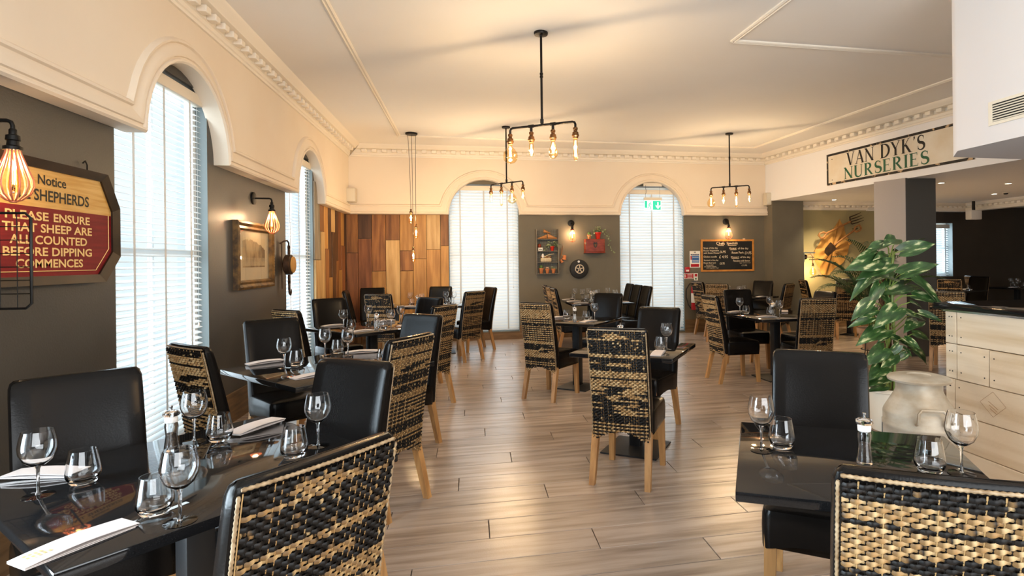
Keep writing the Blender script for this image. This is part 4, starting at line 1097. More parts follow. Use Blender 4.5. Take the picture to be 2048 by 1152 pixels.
def glyph(c):
    m = MB(); w = .8
    if c == 'V': diag(m, .12, 1, .42, 0, TK); diag(m, .72, 1, .44, 0, TN); serif(m, .13, 1, .32); serif(m, .71, 1, .24); w = .84
    elif c == 'A': diag(m, .10, 0, .42, 1, TN); diag(m, .42, 1, .74, 0, TK); bar(m, .22, .64, .32, .32 + TN); serif(m, .10, 0, .24); serif(m, .75, 0, .30); w = .86
    elif c == 'N': diag(m, .13, 0, .13, 1, TN); diag(m, .10, 1, .76, 0, TK * 1.1); diag(m, .76, 0, .76, 1, TN); serif(m, .13, 0, .24); serif(m, .08, 1, .2); serif(m, .76, 1, .24); w = .9
    elif c == 'D': diag(m, .17, 0, .17, 1, TK); p = arc(.28, .5, .50, .48, 90, -90, 18); ribbon(m, [(.17, .98)] + p + [(.17, .02)], [TN] + [TN + (TK - TN) * max(0, cos(radians(90 - 180 * i / 18))) for i in range(19)] + [TN]); bar(m, .02, .28, 1 - SF, 1); bar(m, .02, .28, 0, SF); w = .88
    elif c == 'Y': diag(m, .10, 1, .40, .46, TK); diag(m, .72, 1, .42, .46, TN); diag(m, .41, 0, .41, .48, TK); serif(m, .11, 1, .30); serif(m, .71, 1, .24); serif(m, .41, 0, .32); w = .82
    elif c == 'K': diag(m, .17, 0, .17, 1, TK); diag(m, .24, .46, .64, 1, TN); diag(m, .36, .58, .74, 0, TK * 1.1); serif(m, .17, 0, .32); serif(m, .17, 1, .32); serif(m, .65, 1, .24); serif(m, .77, 0, .26); w = .88
    elif c == 'S': P_ = arc(.34, .74, .22, .235, 25, 250, 12) + arc(.34, .26, .25, .235, 75, -160, 14); n = len(P_); ribbon(m, P_, [TN + (TK * 1.1 - TN) * max(0, sin(pi * i / (n - 1))) ** 2 for i in range(n)]); diag(m, .545, .72, .545, .95, .03); diag(m, .105, .05, .105, .30, .03); w = .66
    elif c == 'U': diag(m, .17, .28, .17, 1, TK); p = arc(.44, .29, .27, .28, 180, 360, 14); ribbon(m, p, [TK * .95 + (TN - TK * .95) * i / 14 for i in range(15)]); diag(m, .71, .28, .71, 1, TN); serif(m, .17, 1, .32); serif(m, .71, 1, .24); w = .88
    elif c == 'R': diag(m, .17, 0, .17, 1, TK); p = arc(.30, .745, .28, .235, 90, -90, 12); ribbon(m, [(.17, .98)] + p + [(.17, .51)], [TN] + [TN + (TK - TN) * max(0, cos(radians(90 - 15 * i))) for i in range(13)] + [TN]); diag(m, .34, .52, .72, 0, TK); serif(m, .17, 0, .32); bar(m, .02, .2, 1 - SF, 1); serif(m, .75, 0, .22); w = .84
    elif c == 'E': diag(m, .17, 0, .17, 1, TK); bar(m, .02, .60, 1 - TN, 1); bar(m, .02, .64, 0, TN); bar(m, .2, .5, .49, .49 + TN); diag(m, .59, .82, .59, 1, .03); diag(m, .64, 0, .66, .2, .03); diag(m, .5, .42, .5, .6, .03); w = .74
    elif c == 'I': diag(m, .17, 0, .17, 1, TK); serif(m, .17, 0, .32); serif(m, .17, 1, .32); w = .36
    elif c == "'": ribbon(m, [(.12, 1), (.13, .88), (.06, .74)], [.12, .10, .02]); w = .24
    elif c == ' ': w = .42
    return m, w
GL = {}
def word(t, text, x0, x1, z, h, mt, d):
    tot = 0; items = []
    for c in text:
        m, w = glyph(c); items.append((c, m, tot)); tot += w + .07
    k = (x1 - x0) / (tot - .07)
    for c, m, x in items:
        if not m.f: continue
        key = (c, round(k, 4), h)
        if key not in GL:
            q = MB(); q.v = [(a * k, 0, b * h) for a, _, b in m.v]; q.f = m.f; GL[key] = q.mesh('letter', 0)
            nrm = GL[key].polygons[0].normal.y
            if nrm > 0: GL[key].flip_normals()
        put('letter', GL[key] if GL[key].materials and GL[key].materials[0] == mt else GL[key].copy() if GL[key].materials else GL[key], mt, t, (x0 + x * k, -d, z)).data.materials[0] = mt
bs = beam_pt(1.67); SL, SH = 2.55, .515
t = thing('nursery_sign', 'long cream enamel sign with black and green serif capitals', 'sign', (bs[0], bs[1], 2.615), BEAM_RZ)
panel(t, 'plate', 0, SL, 0, SH, .0008, .016, M['enamel'])
for a, b, c, d in ((0, SL, SH - .035, SH), (0, SL, 0, .035), (0, .035, .035, SH - .035), (SL - .035, SL, .035, SH - .035)): panel(t, 'rusted_border', a, b, c, d, .016, .0195, M['rust'])
for x, z in ((.12, .42), (2.42, .08), (.12, .08)): put('screw', MB().tube([(x, -.016, z), (x, -.019, z)], .008, 8), M['rust'], t)
word(t, "VAN DYK'S", .44, 1.86, .262, .205, M['signblack'], .0185)
word(t, 'NURSERIES', .38, 1.92, .055, .185, M['signgreen'], .0185)

# --- chalkboard
t = thing('chalkboard', 'black chalkboard menu in an orange pine frame', 'menu board', (4.376, YW, 1.165))
BW, BH = 1.11, .625
panel(t, 'board', .03, BW - .03, .03, BH - .03, .0008, .014, M['board'])
for a, b, c, d in ((0, BW, BH - .036, BH), (0, BW, 0, .036), (0, .036, .036, BH - .036), (BW - .036, BW, .036, BH - .036)): panel(t, 'frame_rail', a, b, c, d, .0008, .026, M['boardframe'])
panel(t, 'chalk_stick', .88, .925, BH + .0005, BH + .014, .004, .018, M['chalk'])
def ct(body, px0, px1, py0, py1, b=.002):   # pixel box within the photographed board (1425 x 805 units inside the frame)
    x = .036 + (px0 - 160) / 1425 * (BW - .072); w = (px1 - px0) / 1425 * (BW - .072)
    z = .036 + (985 - py1) / 805 * (BH - .072); h = (py1 - py0) / 805 * (BH - .072)
    letters(t, body, x, z, M['chalk'], w, h, .0146, b, name='chalk_writing')
def cu(px0, px1, py):
    x0 = .036 + (px0 - 160) / 1425 * (BW - .072); x1 = .036 + (px1 - 160) / 1425 * (BW - .072); z = .036 + (985 - py) / 805 * (BH - .072)
    put('chalk_underline', MB().box(x0, x1, -.0150, -.0144, z - .004, z + .004).mesh('u', 20), M['chalk'], t)
ct('Chefs', 555, 790, 200, 280); ct('Specials', 850, 1165, 200, 290); cu(590, 765, 302); cu(880, 1130, 296)
ct('Soup of the day', 190, 595, 345, 405); ct('Roast Vegetable', 190, 625, 422, 476); ct('with Goats Cheese', 190, 635, 488, 532); ct('£6.95', 650, 815, 445, 515)
ct('Chicken noodle', 190, 560, 590, 640); ct('£ 4.95', 630, 880, 585, 660)
ct('Sandwich of the day', 195, 605, 695, 745); ct('Roast Beef and', 190, 525, 765, 810); ct('Horseradish', 255, 465, 835, 865); ct('on toasted ciabatta', 205, 545, 875, 910); ct('roast vegetable crisps', 260, 610, 920, 955); ct('£6.95', 645, 785, 775, 840)
ct('Roast', 930, 1130, 355, 405); cu(945, 1130, 425); ct('of the day', 1170, 1475, 355, 430); ct('Roast Pork', 995, 1340, 475, 535); ct('£14.95', 1370, 1560, 475, 555)
ct('Dessert', 970, 1200, 605, 655); cu(990, 1200, 668); ct('of the day', 1240, 1530, 605, 680); ct('Pancakes with lemon', 1035, 1515, 710, 765); ct('sugar and ice cream', 1210, 1535, 785, 820); ct('£ 5.95', 1275, 1430, 850, 890)
# --- safety notices, call point, extinguisher
t = thing('fire_action_notice', 'white fire action notice with blue and red panels', 'sign', (4.153, YW, 1.249))
panel(t, 'plate', 0, .211, 0, .32, .0005, .004, M['paper'])
panel(t, 'title_bar', .02, .19, .235, .262, .004, .0046, M['navy']); panel(t, 'instruction_panel', .045, .19, .09, .228, .004, .0046, M['blue']); panel(t, 'warning_panel', .02, .19, .012, .07, .004, .0046, M['fire_red']); panel(t, 'red_symbol', .015, .04, .15, .225, .004, .0046, M['fire_red'])
letters(t, 'FIRE ACTION', .035, .242, M['paper'], .14, .014, .0050, .01)
for k in range(4): panel(t, 'text_line', .055, .18, .105 + k * .03, .112 + k * .03, .0046, .005, M['paper'] if k != 2 else M['navy'])
panel(t, 'printed_mark', .088, .102, .285, .305, .004, .0046, M['signblack']); panel(t, 'printed_mark', .108, .122, .285, .305, .004, .0046, M['signblack'])
t = thing('fire_call_point', 'small red fire alarm call point on the wall', 'alarm', (4.045, YW, 1.155))
put('housing', bevel_box((.10, .03, .105), .006, (.05, -.0155, .0525)), M['fire_red'], t); panel(t, 'press_panel', .02, .08, .02, .055, .0306, .032, M['paper'])
t = thing('extinguisher_id_sign', 'red and white fire extinguisher sign below the call point', 'sign', (4.03, YW, 1.035))
panel(t, 'plate', 0, .20, 0, .105, .0005, .004, M['paper']); panel(t, 'red_field', .008, .192, .008, .097, .004, .0046, M['fire_red'])
letters(t, 'E', .018, .03, M['paper'], .025, .05, .005, .02)
for k in range(3): panel(t, 'text_line', .07, .17, .022 + k * .025, .03 + k * .025, .0046, .005, M['paper'])
t = thing('fire_point_sign', 'small white sign with red square above the extinguisher', 'sign', (4.238, YW, 1.0))
panel(t, 'plate', 0, .075, 0, .14, .0005, .004, M['paper']); panel(t, 'red_square', .012, .063, .075, .128, .004, .0046, M['fire_red']); panel(t, 'green_mark', .02, .05, .015, .05, .004, .0046, M['signgreen'])
t = thing('fire_extinguisher', 'red fire extinguisher with black hose hung beneath its signs', 'extinguisher', (4.21, YW, .44))
put('cylinder', MB().lathe([(.004, 0), (.06, .002), (.066, .015), (.066, .40), (.055, .45), (.025, .48), (.02, .50), (.003, .50)], 20, (0, -.085, 0)), M['fire_red'], t)
put('valve', MB().box(-.02, .02, -.105, -.065, .5, .535).box(-.06, .02, -.095, -.075, .545, .557), M['castiron'], t)
put('label_panel', MB().lathe([(.0668, .14), (.0668, .32)], 20, (0, -.085, 0)).mesh('l', 60), M['paper'], t)
put('hose', MB().tube([(-.02, -.085, .52), (-.10, -.085, .50), (-.165, -.085, .40), (-.17, -.085, .25), (-.13, -.085, .10), (-.08, -.1, .03)], .011, 8), M['rubber'], t)
put('bracket', MB().box(-.03, .03, -.021, -.0005, .28, .34), M['castiron'], t)

# ================================================================== BAR, CHURN
t = thing('bar_counter', 'bar clad in pale pine boards with a black counter top', 'bar', (2.935, 3.08, 0))
put('carcass', MB().box(.024, 1.30, -4.2, -.026, 0, 1.075), M['castiron'], t)
rows = [(1.079, .869), (.865, .652), (.648, .437), (.433, .227), (.223, .012)]
joints = [[-.085, -1.35, -2.6], [-.085, -.31, -1.5, -2.7], [-.07, -1.1, -2.3], [-.06, -1.6, -2.9], [-.075, -.9, -2.2]]
rng = random.Random(4)
nail = MB().tube([(.0005, 0, 0), (-.0012, 0, 0)], .0042, 7).mesh('nail', 40)
for (z1, z0), js in zip(rows, joints):
    ys = [0] + js + [-4.2]
    for k in range(len(ys) - 1):
        th = .020 + rng.uniform(0, .006); L_ = ys[k] - ys[k + 1] - .005; hh = z1 - z0
        m = bevel_box((th, L_, hh), .0025, (0, 0, 0), 1)
        b = put('plank', m, M['pine'], t, (.024 - th / 2, (ys[k] + ys[k + 1]) / 2, (z0 + z1) / 2))
        for yy in (L_ / 2 - .03, -L_ / 2 + .03):
            for zz in (-hh / 2 + .045, hh / 2 - .045):
                if ys[k] > -1.6: put('nail', nail, M['castiron'], b, (-th / 2, yy, zz))
for (z1, z0) in rows:
    put('end_plank', bevel_box((1.26, .024, z1 - z0), .0025, (.66, -.012, (z0 + z1) / 2), 1), M['pine'], t)
stp = MB(); dm = [(0, .075), (.085, 0), (0, -.07), (-.08, .005)]
for i in range(4): a, b = dm[i], dm[(i + 1) % 4]; stp.tube([(-.0035, a[0], a[1]), (-.0035, b[0], b[1])], .0007, 4)
stp.tube([(-.0035, -.03, -.02), (-.0035, .03, .015)], .001, 4).tube([(-.0035, -.025, -.035), (-.0035, .025, -.005)], .001, 4).tube([(-.0035, -.02, -.048), (-.0035, .02, -.025)], .001, 4)
put('burnt_stamp', stp, M['clad_mid'], t, (0, -.335, .555))
put('counter_top', bevel_box((1.36, 4.3, .04), .006, (.64, -2.10, 1.100)), M['tabletop'], t)
put('counter_edge_strip', MB().box(-.01, 0, -4.2, .0, 1.066, 1.0795), M['steel'], t)

t = thing('milk_churn', 'weathered grey metal milk churn with lid and side handles', 'churn', (2.44, 2.74, 0))
put('body', MB().lathe([(.165, 0), (.180, .006), (.182, .02), (.178, .03), (.180, .47), (.184, .475), (.184, .49), (.180, .495), (.181, .545), (.176, .56), (.122, .655), (.115, .675), (.115, .722), (.02, .722)], 40), M['churn'], t)
put('lid', MB().lathe([(.10, .7225), (.155, .724), (.158, .735), (.150, .745), (.10, .757), (.06, .756), (.055, .750), (.02, .749), (.002, .749)], 40), M['churn'], t)
for a in (246, 66):
    c, s = cos(radians(a)), sin(radians(a)); tx, ty = -s, c
    P_ = [(.172, -.068, .520), (.200, -.068, .530), (.205, -.066, .585), (.198, -.05, .602), (.198, .05, .602), (.205, .066, .585), (.200, .068, .530), (.172, .068, .520)]
    put('handle', MB().tube([(c * r + tx * u, s * r + ty * u, z) for r, u, z in P_], .0085, 8), M['churn'], t)
put('rim_band', MB().lathe([(.1815, .06), (.186, .065), (.186, .085), (.1815, .09)], 40), M['churn'], t)

# ================================================================== PLANTS
def px_at(x, y, Y):           # world point on the plane Y seen at a photograph pixel (used to lay the plant out)
    d = _f + _r * ((x - CX) / F_PX) - _u * ((y - CY) / F_PX)
    return Vector((0, 0, EYE)) + d * (Y / d.y)
def leaf_mesh(fold, droop, wid):
    m = MB(); nx, ny = 9, 5
    for i in range(nx):
        u = i / (nx - 1)
        w = wid * (sin(pi * min(1, (u * .93 + .07)) ** .72)) * (1 - .25 * u) + .004
        for j in range(ny):
            v = -1 + 2 * j / (ny - 1)
            x = u - .10 * abs(v) * (1 - u) ** 3 * 1.3
            m.v.append((x, v * w, fold * abs(v) * w - droop * u * u + .012 * sin(u * 9 + v * 2)))
    n = nx * ny
    for i in range(n): a = m.v[i]; m.v.append((a[0], a[1], a[2] - .006))
    for i in range(nx - 1):
        for j in range(ny - 1):
            a = i * ny + j; m.f.append((a, a + 1, a + ny + 1, a + ny)); m.f.append((n + a, n + a + ny, n + a + ny + 1, n + a + 1))
    for i in range(nx - 1):
        for j in (0, ny - 1): a = i * ny + j; m.f.append((a, a + ny, n + a + ny, n + a) if j == 0 else (a, n + a, n + a + ny, a + ny))
    return m.mesh('leaf', 70)
LEAF = [leaf_mesh(.35, .12, .25), leaf_mesh(.25, .20, .27), leaf_mesh(.5, .18, .20), leaf_mesh(.30, .08, .30)]
PX, PY = 2.80, 3.42
t = thing('climbing_houseplant', 'tall variegated climbing houseplant on a coir pole behind the churn', 'plant', (PX, PY, 0))
put('pot', MB().lathe([(.095, .23), (.10, .232), (.142, .495), (.152, .50), (.152, .525), (.140, .525), (.132, .495), (.02, .49)], 30), M['creampot'], t)
put('soil', MB().lathe([(.002, .503), (.131, .503), (.131, .496)], 20), M['soil'], t)
st = put('pot_stand', MB().tube([(.115 * cos(a), .115 * sin(a), .222) for a in [2 * pi * k / 20 for k in range(21)]], .005, 6), M['castiron'], t)
for k in range(4): a = .6 + k * HALF; put('stand_leg', MB().tube([(.115 * cos(a), .115 * sin(a), .34), (.118 * cos(a), .118 * sin(a), .22), (.15 * cos(a), .15 * sin(a), 0)], .005, 6), M['castiron'], st)
put('coir_pole', MB().tube([(0, 0, .50), (-.01, 0, .9), (-.02, .0, 1.40)], [.032, .034, .030], 14), M['moss'], t)
leaves = [(525, 225, 815, 150, 0), (530, 440, 830, 320, 1), (385, 150, 215, 215, 0), (380, 250, 300, 275, 2), (315, 290, 105, 355, 1), (430, 340, 170, 445, 0),
          (245, 475, 65, 640, 2), (325, 530, 250, 700, 1), (555, 540, 335, 600, 3), (240, 690, 85, 840, 0), (500, 760, 330, 880, 1), (640, 640, 905, 690, 0),
          (625, 490, 940, 700, 2), (545, 800, 740, 850, 3), (700, 800, 890, 860, 2), (250, 850, 75, 910, 2), (380, 960, 165, 1040, 1), (480, 110, 385, 150, 3),
          (235, 740, 300, 820, 3), (690, 880, 590, 930, 1), (640, 1000, 800, 1040, 2), (560, 1040, 690, 1110, 1), (560, 620, 640, 600, 3), (450, 470, 330, 440, 3),
          (420, 420, 280, 470, 1), (350, 640, 420, 720, 3), (620, 700, 730, 740, 1), (300, 780, 180, 820, 2)]
leaves = [(1690 + a / 4.7, 455 + b / 4.7, 1690 + c / 4.7, 455 + d / 4.7, v) for a, b, c, d, v in leaves]
leaves += [(1690 + a / 4.8, 640 + b / 4.8, 1690 + c / 4.8, 640 + d / 4.8, v) for a, b, c, d, v in
           [(380, 270, 230, 400, 1), (450, 170, 640, 240, 0), (590, 320, 500, 390, 3), (650, 280, 810, 400, 2), (390, 440, 265, 520, 1), (430, 510, 250, 600, 0), (390, 640, 258, 665, 2),
            (330, 700, 375, 775, 1), (600, 190, 715, 290, 1), (520, 240, 420, 340, 3), (480, 330, 400, 420, 1), (560, 260, 640, 340, 0), (430, 130, 330, 200, 2)]]
rng = random.Random(12)
stems = MB()
for (bx_, by_, tx_, ty_, v) in leaves:
    dep = 3.33 + rng.uniform(-.07, .06); b = px_at(bx_, by_, dep); e = px_at(tx_, ty_, dep - rng.uniform(-.03, .10))
    d = e - b; L_ = d.length; xa = d.normalized()
    nrm = Vector((rng.uniform(-.6, .4), -1, rng.uniform(.2, 1.8))); nrm = (nrm - xa * nrm.dot(xa)).normalized(); ya = nrm.cross(xa)
    mx = Matrix((xa, ya, nrm)).transposed().to_4x4()
    o = put('leaf', LEAF[v], M['leaf'], t); mx.translation = b - Vector((PX, PY, 0))
    o.matrix_local = mx @ Matrix.Scale(L_ * 1.18, 4)
    zr_ = max(.51, b.z - rng.uniform(.06, .16)); p0 = Vector((PX - .015 + rng.uniform(-.02, .02), PY - .03, min(zr_, 1.36)))
    md = (p0 + b) / 2 + Vector((0, -.01, .035))
    stems.tube([p0 - Vector((PX, PY, 0)), md - Vector((PX, PY, 0)), b - Vector((PX, PY, 0)), b + xa * L_ * .12 - Vector((PX, PY, 0))], [.0045, .004, .0035, .002], 6)
stems.tube([(.02, -.035, .5), (.03, -.036, .8), (.012, -.036, 1.1), (.02, -.03, 1.36), (.045, -.02, 1.45)], .010, 8).tube([(-.02, -.03, .5), (-.03, -.034, .75), (-.02, -.036, 1.0)], .008, 8)
put('stems', stems, M['stem'], t)

def palm_frond(L_, droop, seed):
    rng = random.Random(seed); m = MB(); sp = []
    p = Vector((0, 0, 0))
    for i in range(13):
        u = i / 12; sp.append(p.copy()); th = .05 + (1.15 + droop) * u ** 1.8
        p += Vector((sin(th), 0, cos(th))) * (L_ / 12)
    m.tube(sp, [.006 - .0045 * i / 12 for i in range(13)], 5)
    for i in range(26):
        u = .22 + .78 * i / 25; k = u * 12; a = min(11, int(k)); p = sp[a].lerp(sp[a + 1], k - a); tg = (sp[a + 1] - sp[a]).normalized()
        l = (.26 * sin(pi * min(1, (.2 + .8 * u)) ** .9) + .05) * L_ / .9
        for s in (-1, 1):
            q = (tg * .75 + Vector((0, s * .75, .12))).normalized(); e = p + q * l + Vector((0, 0, -.25 * l)); md = p + q * l * .5 + Vector((0, 0, .01))
            w = Vector((0, 0, 1)).cross(q).normalized() * .011
            o = len(m.v); m.v += [tuple(p - w * .4), tuple(p + w * .4), tuple(md + w), tuple(md - w), tuple(e), tuple(md + Vector((0, 0, .003)))]
            m.f += [(o, o + 1, o + 2, o + 3), (o + 3, o + 2, o + 4)]
    me = m.mesh('frond', 40); return me
t = thing('potted_palm', 'feathery dark green palm in a terracotta pot on a wire stand', 'plant', (5.20, 6.62, 0))
put('pot', MB().lathe([(.11, .20), (.115, .202), (.165, .41), (.185, .415), (.19, .475), (.178, .475), (.165, .43), (.02, .42)], 30), M['clay'], t)
put('soil', MB().lathe([(.002, .44), (.163, .44), (.163, .43)], 20), M['soil'], t)
st = put('pot_stand', MB().tube([(.138 * cos(a), .138 * sin(a), .195) for a in [2 * pi * k / 20 for k in range(21)]], .006, 6), M['castiron'], t)
for k in range(3): a = 3.4 + k * 2.094; put('stand_leg', MB().tube([(.14 * cos(a), .14 * sin(a), .30), (.14 * cos(a), .14 * sin(a), .19), (.19 * cos(a), .19 * sin(a), 0)], .006, 6), M['castiron'], st)
FR = [palm_frond(1.35, .30, 1), palm_frond(1.2, .65, 2)]
for k in range(17):
    a = radians(205 + k * 137.5); el = (.0, .25, .5)[k % 3]; L_ = (.92, .84, .76)[k % 3]
    q = put('frond', FR[k % 2], M['palm'], t, (.02 * cos(a), .02 * sin(a), .62)); q.rotation_euler = (0, el, a); q.scale = (L_,) * 3
cane = MB()
for k in range(7): a = k * .9; cane.tube([(.05 * cos(a), .05 * sin(a), .42), (.02 * cos(a), .02 * sin(a), .74)], .008, 6)
put('canes', cane, M['stem'], t)

# ================================================================== BACK WALL SHELF AND ORNAMENTS
SX0, SX1 = 1.165, 1.587; SD = .13
t = thing('wall_shelf', 'weathered open wall shelf of four tiers with wire mesh back', 'shelf', (SX0, YW, 1.17))
w = SX1 - SX0; Zs = [0.0, .208, .410, .628]
for x in (0, w - .02): put('side_board', MB().box(x, x + .02, -SD, -.0005, 0, .815).mesh('s', 20), M['greywood'], t)
for z in Zs: put('shelf_board', MB().box(.0205, w - .0205, -SD, -.0005, z, z + .012).mesh('s', 20), M['greywood'], t)
wm = MB()
for k in range(12): wm.tube([(.03 + k * (w - .06) / 11, -.004, .015), (.03 + k * (w - .06) / 11, -.004, .81)], .0012, 4)
for k in range(18): wm.tube([(.022, -.006, .03 + k * .045), (w - .022, -.006, .03 + k * .045)], .0012, 4)
o = put('mesh_back', wm, M['galv'], t); o['kind'] = 'stuff'
def last_mesh():
    m = MB(); n = 10
    for i in range(9):
        u = i / 8; hw = .034 * (.55 + .45 * sin(pi * min(1, u * 1.1))) * (1 if u < .85 else .7); h = .085 * (1 - u) ** 1.2 + .022
        for k in range(n): a = 2 * pi * k / n; m.v.append((-.11 + .22 * u, hw * cos(a), h / 2 + h / 2 * sin(a)))
    for i in range(8):
        for k in range(n): m.f.append((i * n + k, i * n + (k + 1) % n, (i + 1) * n + (k + 1) % n, (i + 1) * n + k))
    m.f.append(tuple(range(n))); m.f.append(tuple(range(8 * n, 9 * n))); return m.mesh('shoe_last', 50)
LM = last_mesh()
zt = 1.17 + .628 + .0125
tag(put('shoe_last', LM, M['lastwood'], None, (1.285, YW - .075, zt), pi + .1, scale=(.76, .8, .8)), 'wooden shoe last lying toe outward on the top shelf', 'shoe last')
tag(put('shoe_last', LM, M['lastwood'], None, (1.472, YW - .075, zt), -.1, scale=(.78, .8, 1.0)), 'orange wooden shoe last pointing towards the caged lamp', 'shoe last')
tag(put('shoe_last', LM, M['lastwood'], None, (1.375, YW - .06, zt + .108), 0, rot=(0, .12, .1), scale=(.6, .7, .6)), 'small shoe last propped on top of the other two', 'shoe last')
POT = MB().lathe([(.60, 0), (.62, .01), (.82, .72), (.95, .73), (1, .76), (1, 1), (.88, 1), (.80, .75), (.02, .74)], 20)
def pot(name, x, y, z, r, h, mt, label, cat='plant pot', plant=None):
    q = MB(); q.v = [(a * r, b * r, c * h) for a, b, c in POT.v]; q.f = POT.f
    t = thing(name, label, cat, (x, y, z)); put('pot', q, mt, t)
    put('soil', MB().lathe([(.002, h * .86), (r * .84, h * .86), (r * .82, h * .80)], 14), M['soil'], t); return t
IVL = MB().add([(0, 0, 0), (.35, .45, .05), (1, 0, -.1), (.35, -.45, .05)], [(0, 1, 2, 3)]).add([(0, 0, -.03), (.35, .45, .02), (1, 0, -.13), (.35, -.45, .02)], [(3, 2, 1, 0)]).mesh('leaf', 0)
def ivy(t, rngs, centre, rad, n, sz, trail=()):
    rng = random.Random(rngs); st = MB()
    for k in range(n):
        a = rng.uniform(0, 2 * pi); el = rng.uniform(-.1, 1.2); rr = rad * rng.uniform(.4, 1)
        p = Vector(centre) + Vector((rr * cos(a) * cos(el) * 1.25, -abs(rr * sin(a)) * .7, rr * sin(el)))
        o = put('leaf', IVL, M['ivy'], t, p, rot=(rng.uniform(-1.2, -.3), rng.uniform(-.6, .6), rng.uniform(0, 6.28))); o.scale = (sz * rng.uniform(.7, 1.2),) * 3
        st.tube([centre, (Vector(centre) + p) / 2 + Vector((0, 0, .01)), p], .0012, 4)
    for path in trail:
        st.tube([centre] + list(path), .0014, 4)
        P_ = [Vector(centre)] + [Vector(q) for q in path]
        for i in range(len(P_) - 1):
            for k in range(3):
                p = P_[i].lerp(P_[i + 1], k / 3 + .15)
                o = put('leaf', IVL, M['ivy'], t, p, rot=(rng.uniform(-1.3, -.4), rng.uniform(-.6, .6), rng.uniform(0, 6.28))); o.scale = (sz * rng.uniform(.7, 1.1),) * 3
    put('stems', st, M['stem'], t)
z2 = 1.17 + .410 + .0125
t = pot('ivy_pot', 1.47, YW - .066, z2, .042, .085, M['redpot'], 'variegated ivy in a small red pot on the wall shelf', 'plant')
ivy(t, 1, (0, 0, .085), .11, 26, .042, [[(-.06, -.05, .12), (-.12, -.06, .08), (-.14, -.075, .0)], [(.06, -.05, .12), (.10, -.06, .05)]])
t = thing('small_lantern', 'small red glass lantern on the wall shelf', 'lantern', (1.235, YW - .07, z2 + .061))
put('body', MB().lathe([(.022, 0), (.030, .01), (.030, .05), (.018, .065), (.003, .068)], 12), M['redwood'], t); put('ring', MB().tube([(.012 * cos(a), 0, .075 + .012 * sin(a)) for a in [2 * pi * k / 10 for k in range(11)]], .002, 4), M['castiron'], t)
t = thing('wooden_block_sign', 'small white lettered block under the red lantern', 'block', (1.25, YW - .07, z2)); put('block', bevel_box((.085, .05, .06), .004, (0, 0, .03)), M['paper'], t); panel(t, 'printed_mark', -.028, .028, .024, .036, .0252, .0258, M['signblack'])
z1_ = 1.17 + .208 + .0125
t = thing('stone_trough', 'pale stone trough with shells and white flowers on the wall shelf', 'ornament', (1.35, YW - .068, z1_))
put('trough', bevel_box((.20, .09, .075), .018, (0, 0, .0375), 3), M['stone'], t)
rng = random.Random(3)
for k in range(9): put('shell', MB().ball((0, 0, 0), .020, 8, 5, .7), M['stone'] if k % 2 else M['lastwood'], t, (-.08 + .02 * k, rng.uniform(-.02, .02), .084 + rng.uniform(0, .012)))
put('driftwood', MB().tube([(-.02, 0, .10), (.06, -.01, .135), (.15, -.01, .145)], [.006, .011, .004], 7), M['stone'], t)
put('figurine', MB().lathe([(.028, .078), (.034, .10), (.022, .13), (.016, .145), (.002, .155)], 10, (-.055, 0, 0)), M['cap'], t)
z0_ = 1.17 + .0125
for (x, r, h, nm, k) in ((1.262, .046, .095, 'round cactus in a terracotta pot at the shelf end', 0), (1.377, .042, .085, 'pinkish flowering succulent in a terracotta pot mid shelf', 1), (1.488, .042, .085, 'small leafy succulent in a terracotta pot by the shelf side', 2)):
    t = pot('cactus_pot', x, YW - .066, z0_, r, h, M['terracotta'], nm, 'plant')
    if k == 0: put('cactus', MB().ball((0, 0, h + .022), .034, 12, 7, 1.1), M['cactus'], t)
    elif k == 1:
        for q in range(7): a = q * .9; put('flower', MB().ball((0, 0, 0), .011, 7, 4), M['clay'], t, (.022 * cos(a), .022 * sin(a) , h + .012 + .01 * (q % 2)))
    else: ivy(t, 9, (0, 0, h), .045, 12, .03)
t = thing('hanging_pots', 'two small copper clay pots tied with twigs beside the shelf', 'hanging pots', (1.66, YW, 1.45))
for (x, z, a, s) in ((.045, .06, .25, 1.0), (-.04, -.02, -.6, .72)):
    q = MB(); q.v = [(p[0] * .042 * s, p[1] * .042 * s, p[2] * .085 * s) for p in POT.v]; q.f = POT.f
    put('pot', q, M['terracotta'], t, (x, -.05, z), rot=(0, a + pi, 0))
put('twig', MB().tube([(-.05, -.01, -.03), (-.02, -.02, .10), (-.015, -.004, .20)], .004, 5).tube([(-.03, -.012, .04), (.0, -.02, .13), (.02, -.004, .24)], .0035, 5), M['ash'], t)
put('tie', MB().tube([(-.02, -.02, .10), (.02, -.03, .02), (.045, -.05, -.01)], .002, 5), M['canvas'], t)
# red box with pots
t = thing('red_wall_box', 'red stained wooden wall box with a dark crest', 'box', (2.072, YW, 1.545))
put('box', bevel_box((.366, .17, .25), .006, (.183, -.0855, .135)), M['redwood'], t); put('base_ledge', bevel_box((.38, .18, .016), .004, (.183, -.091, .0075)), M['redwood'], t)
panel(t, 'front_door', .025, .341, .03, .245, .1708, .176, M['redwood'])
put('crest', MB().wprism([(.145, .185), (.165, .20), (.183, .19), (.201, .20), (.221, .185), (.213, .125), (.183, .09), (.153, .125)], -.181, -.1765).mesh('c', 20), M['signframe'], t)
put('crest_boss', MB().wprism([(.165, .165), (.201, .165), (.197, .13), (.183, .115), (.169, .13)], -.184, -.1812).mesh('c', 20), M['brass'], t)
tb = 1.545 + .2602
t = pot('ivy_pot', 2.325, YW - .085, tb, .062, .125, M['redpot'], 'trailing variegated ivy in a bright red pot on the wall box', 'plant')
